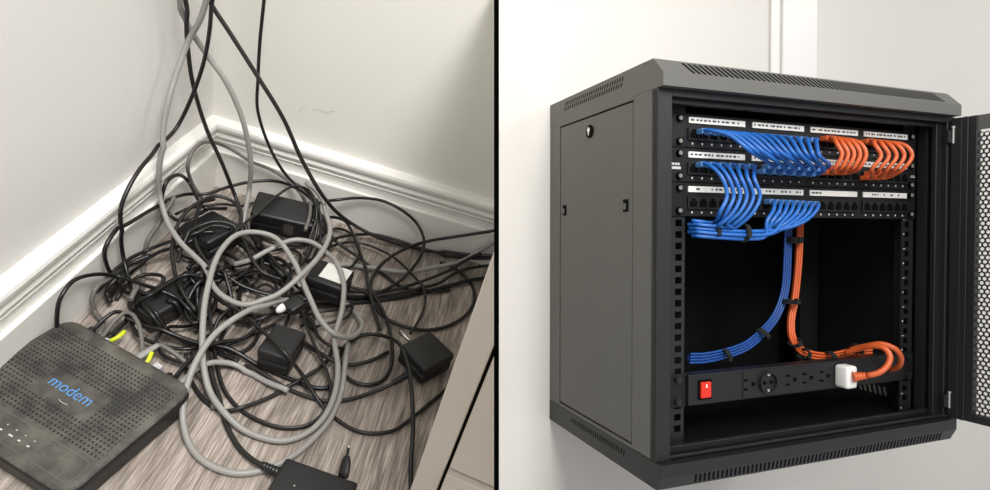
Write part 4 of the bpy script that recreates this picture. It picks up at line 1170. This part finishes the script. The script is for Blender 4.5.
def outlet(x):
    def fn(b):
        zc = (zt + zb) / 2
        box(b, x - 0.0125, PY - 0.0078, zc + 0.0050, x - 0.0055, PY - 0.0071, zc + 0.0078)
        box(b, x - 0.0125, PY - 0.0078, zc - 0.0078, x - 0.0055, PY - 0.0071, zc - 0.0050)
        cyl(b, (x + 0.0045, PY - 0.0075, zc), (0, 1, 0), 0.0030, 0.0007, 12)
        box(b, x + 0.0015, PY - 0.0078, zc - 0.003, x + 0.0045, PY - 0.0071, zc + 0.003)
    pp('outlet', M_HOLE, fn)


for px_ in (747, 788.5, 805, 822, 838): outlet(bay_at(px_, 378, PY)[0])
rx_ = bay_at(768, 380, PY - 0.008)[0]; zc = (zt + zb) / 2


def rnd_out(b):
    n = 32; ro_, ri_ = 0.0160, 0.0135
    rings = [[b.verts.new((rx_ + r * math.cos(2 * math.pi * k / n), y, zc + r * math.sin(2 * math.pi * k / n))) for k in range(n)] for r, y in ((ro_, PY - 0.007), (ro_, PY - 0.0115), (ri_, PY - 0.0115), (ri_, PY - 0.0078), (0.0001, PY - 0.0078))]
    for a_, b_ in zip(rings, rings[1:]):
        for k in range(n): b.faces.new((a_[k], a_[(k + 1) % n], b_[(k + 1) % n], b_[k]))


ro_o = pp('round_outlet', M_PORT, rnd_out)
def rnd_h(b):
    for dx in (-0.006, 0.006): cyl(b, (rx_ + dx, PY - 0.0082, zc), (0, 1, 0), 0.0026, 0.0012, 12)
pp('pin_hole', M_HOLE, rnd_h, ro_o)
def rnd_e(b):
    for dz in (-0.0112, 0.0112): box(b, rx_ - 0.0022, PY - 0.0100, zc + dz - 0.0018, rx_ + 0.0022, PY - 0.0079, zc + dz + 0.0018, 0.0004, 1)
pp('earth_clip', M_METAL, rnd_e, ro_o)

# white plug in the strip
c = BP(830, 374, PY)
wp = thing('white_plug', 'white block plug with an orange boot in the power strip', 'plug', M_BAY @ Matrix.Translation(c))
bm = nb(); box(bm, 0.0, -PY + 0.002, -0.0170, 0.0215, -0.0064, 0.0165, 0.0045, 3); obj('plug_block', bm, M_WPLUG, wp, smooth='angle')
e0 = BP(853, 377, 0.000) - c; e1 = BP(868, 375.5, -0.010) - c
bm = nb(); k = 17
tube(bm, [e0.lerp(e1, i / (k - 1)) for i in range(k)], [(0.0072 - 0.003 * i / (k - 1)) * (1.1 if (i // 2) % 2 == 0 else 0.9) for i in range(k)], 12); obj('boot', bm, M_ORANGE, wp)

# ================================================================== light


def area(name, loc, target, size, energy, col, M=I4, sy=None, spread=180):
    l = bpy.data.lights.new(name, 'AREA'); l.energy = energy; l.size = size; l.color = col
    l.spread = math.radians(spread)
    if sy: l.shape = 'RECTANGLE'; l.size_y = sy
    o = bpy.data.objects.new(name, l); C.objects.link(o)
    p = M @ Vector(loc); t = M @ Vector(target)
    o.matrix_world = Matrix.Translation(p) @ (t - p).to_track_quat('-Z', 'Y').to_matrix().to_4x4()
    return o


area('ceiling_lamp_corner', (0.80, -1.05, 2.2), (0.15, -0.30, 0.0), 0.7, 11.8, (1.0, 0.99, 0.975), spread=80)
area('ceiling_lamp_bay', (-1.60, -1.45, 2.2), (0.2, 0.2, 0.2), 0.8, 24, (1.0, 0.985, 0.96), M_BAY)
area('added_fill_far', (2.1, -1.1, 1.5), (1.05, 0.3, 0.15), 0.5, 7, (1.0, 0.985, 0.96), M_BAY, spread=100)  # added fill that evens out the wall, no known lamp
w = bpy.data.worlds.new('world'); bpy.context.scene.world = w; w.use_nodes = True
w.node_tree.nodes['Background'].inputs[0].default_value = (0.985, 0.99, 1.0, 1); w.node_tree.nodes['Background'].inputs[1].default_value = 0.6
vs = bpy.context.scene.view_settings
vs.view_transform = 'Standard'; vs.look = 'None'; vs.gamma = 1.0; vs.exposure = 0.0; vs.use_curve_mapping = False
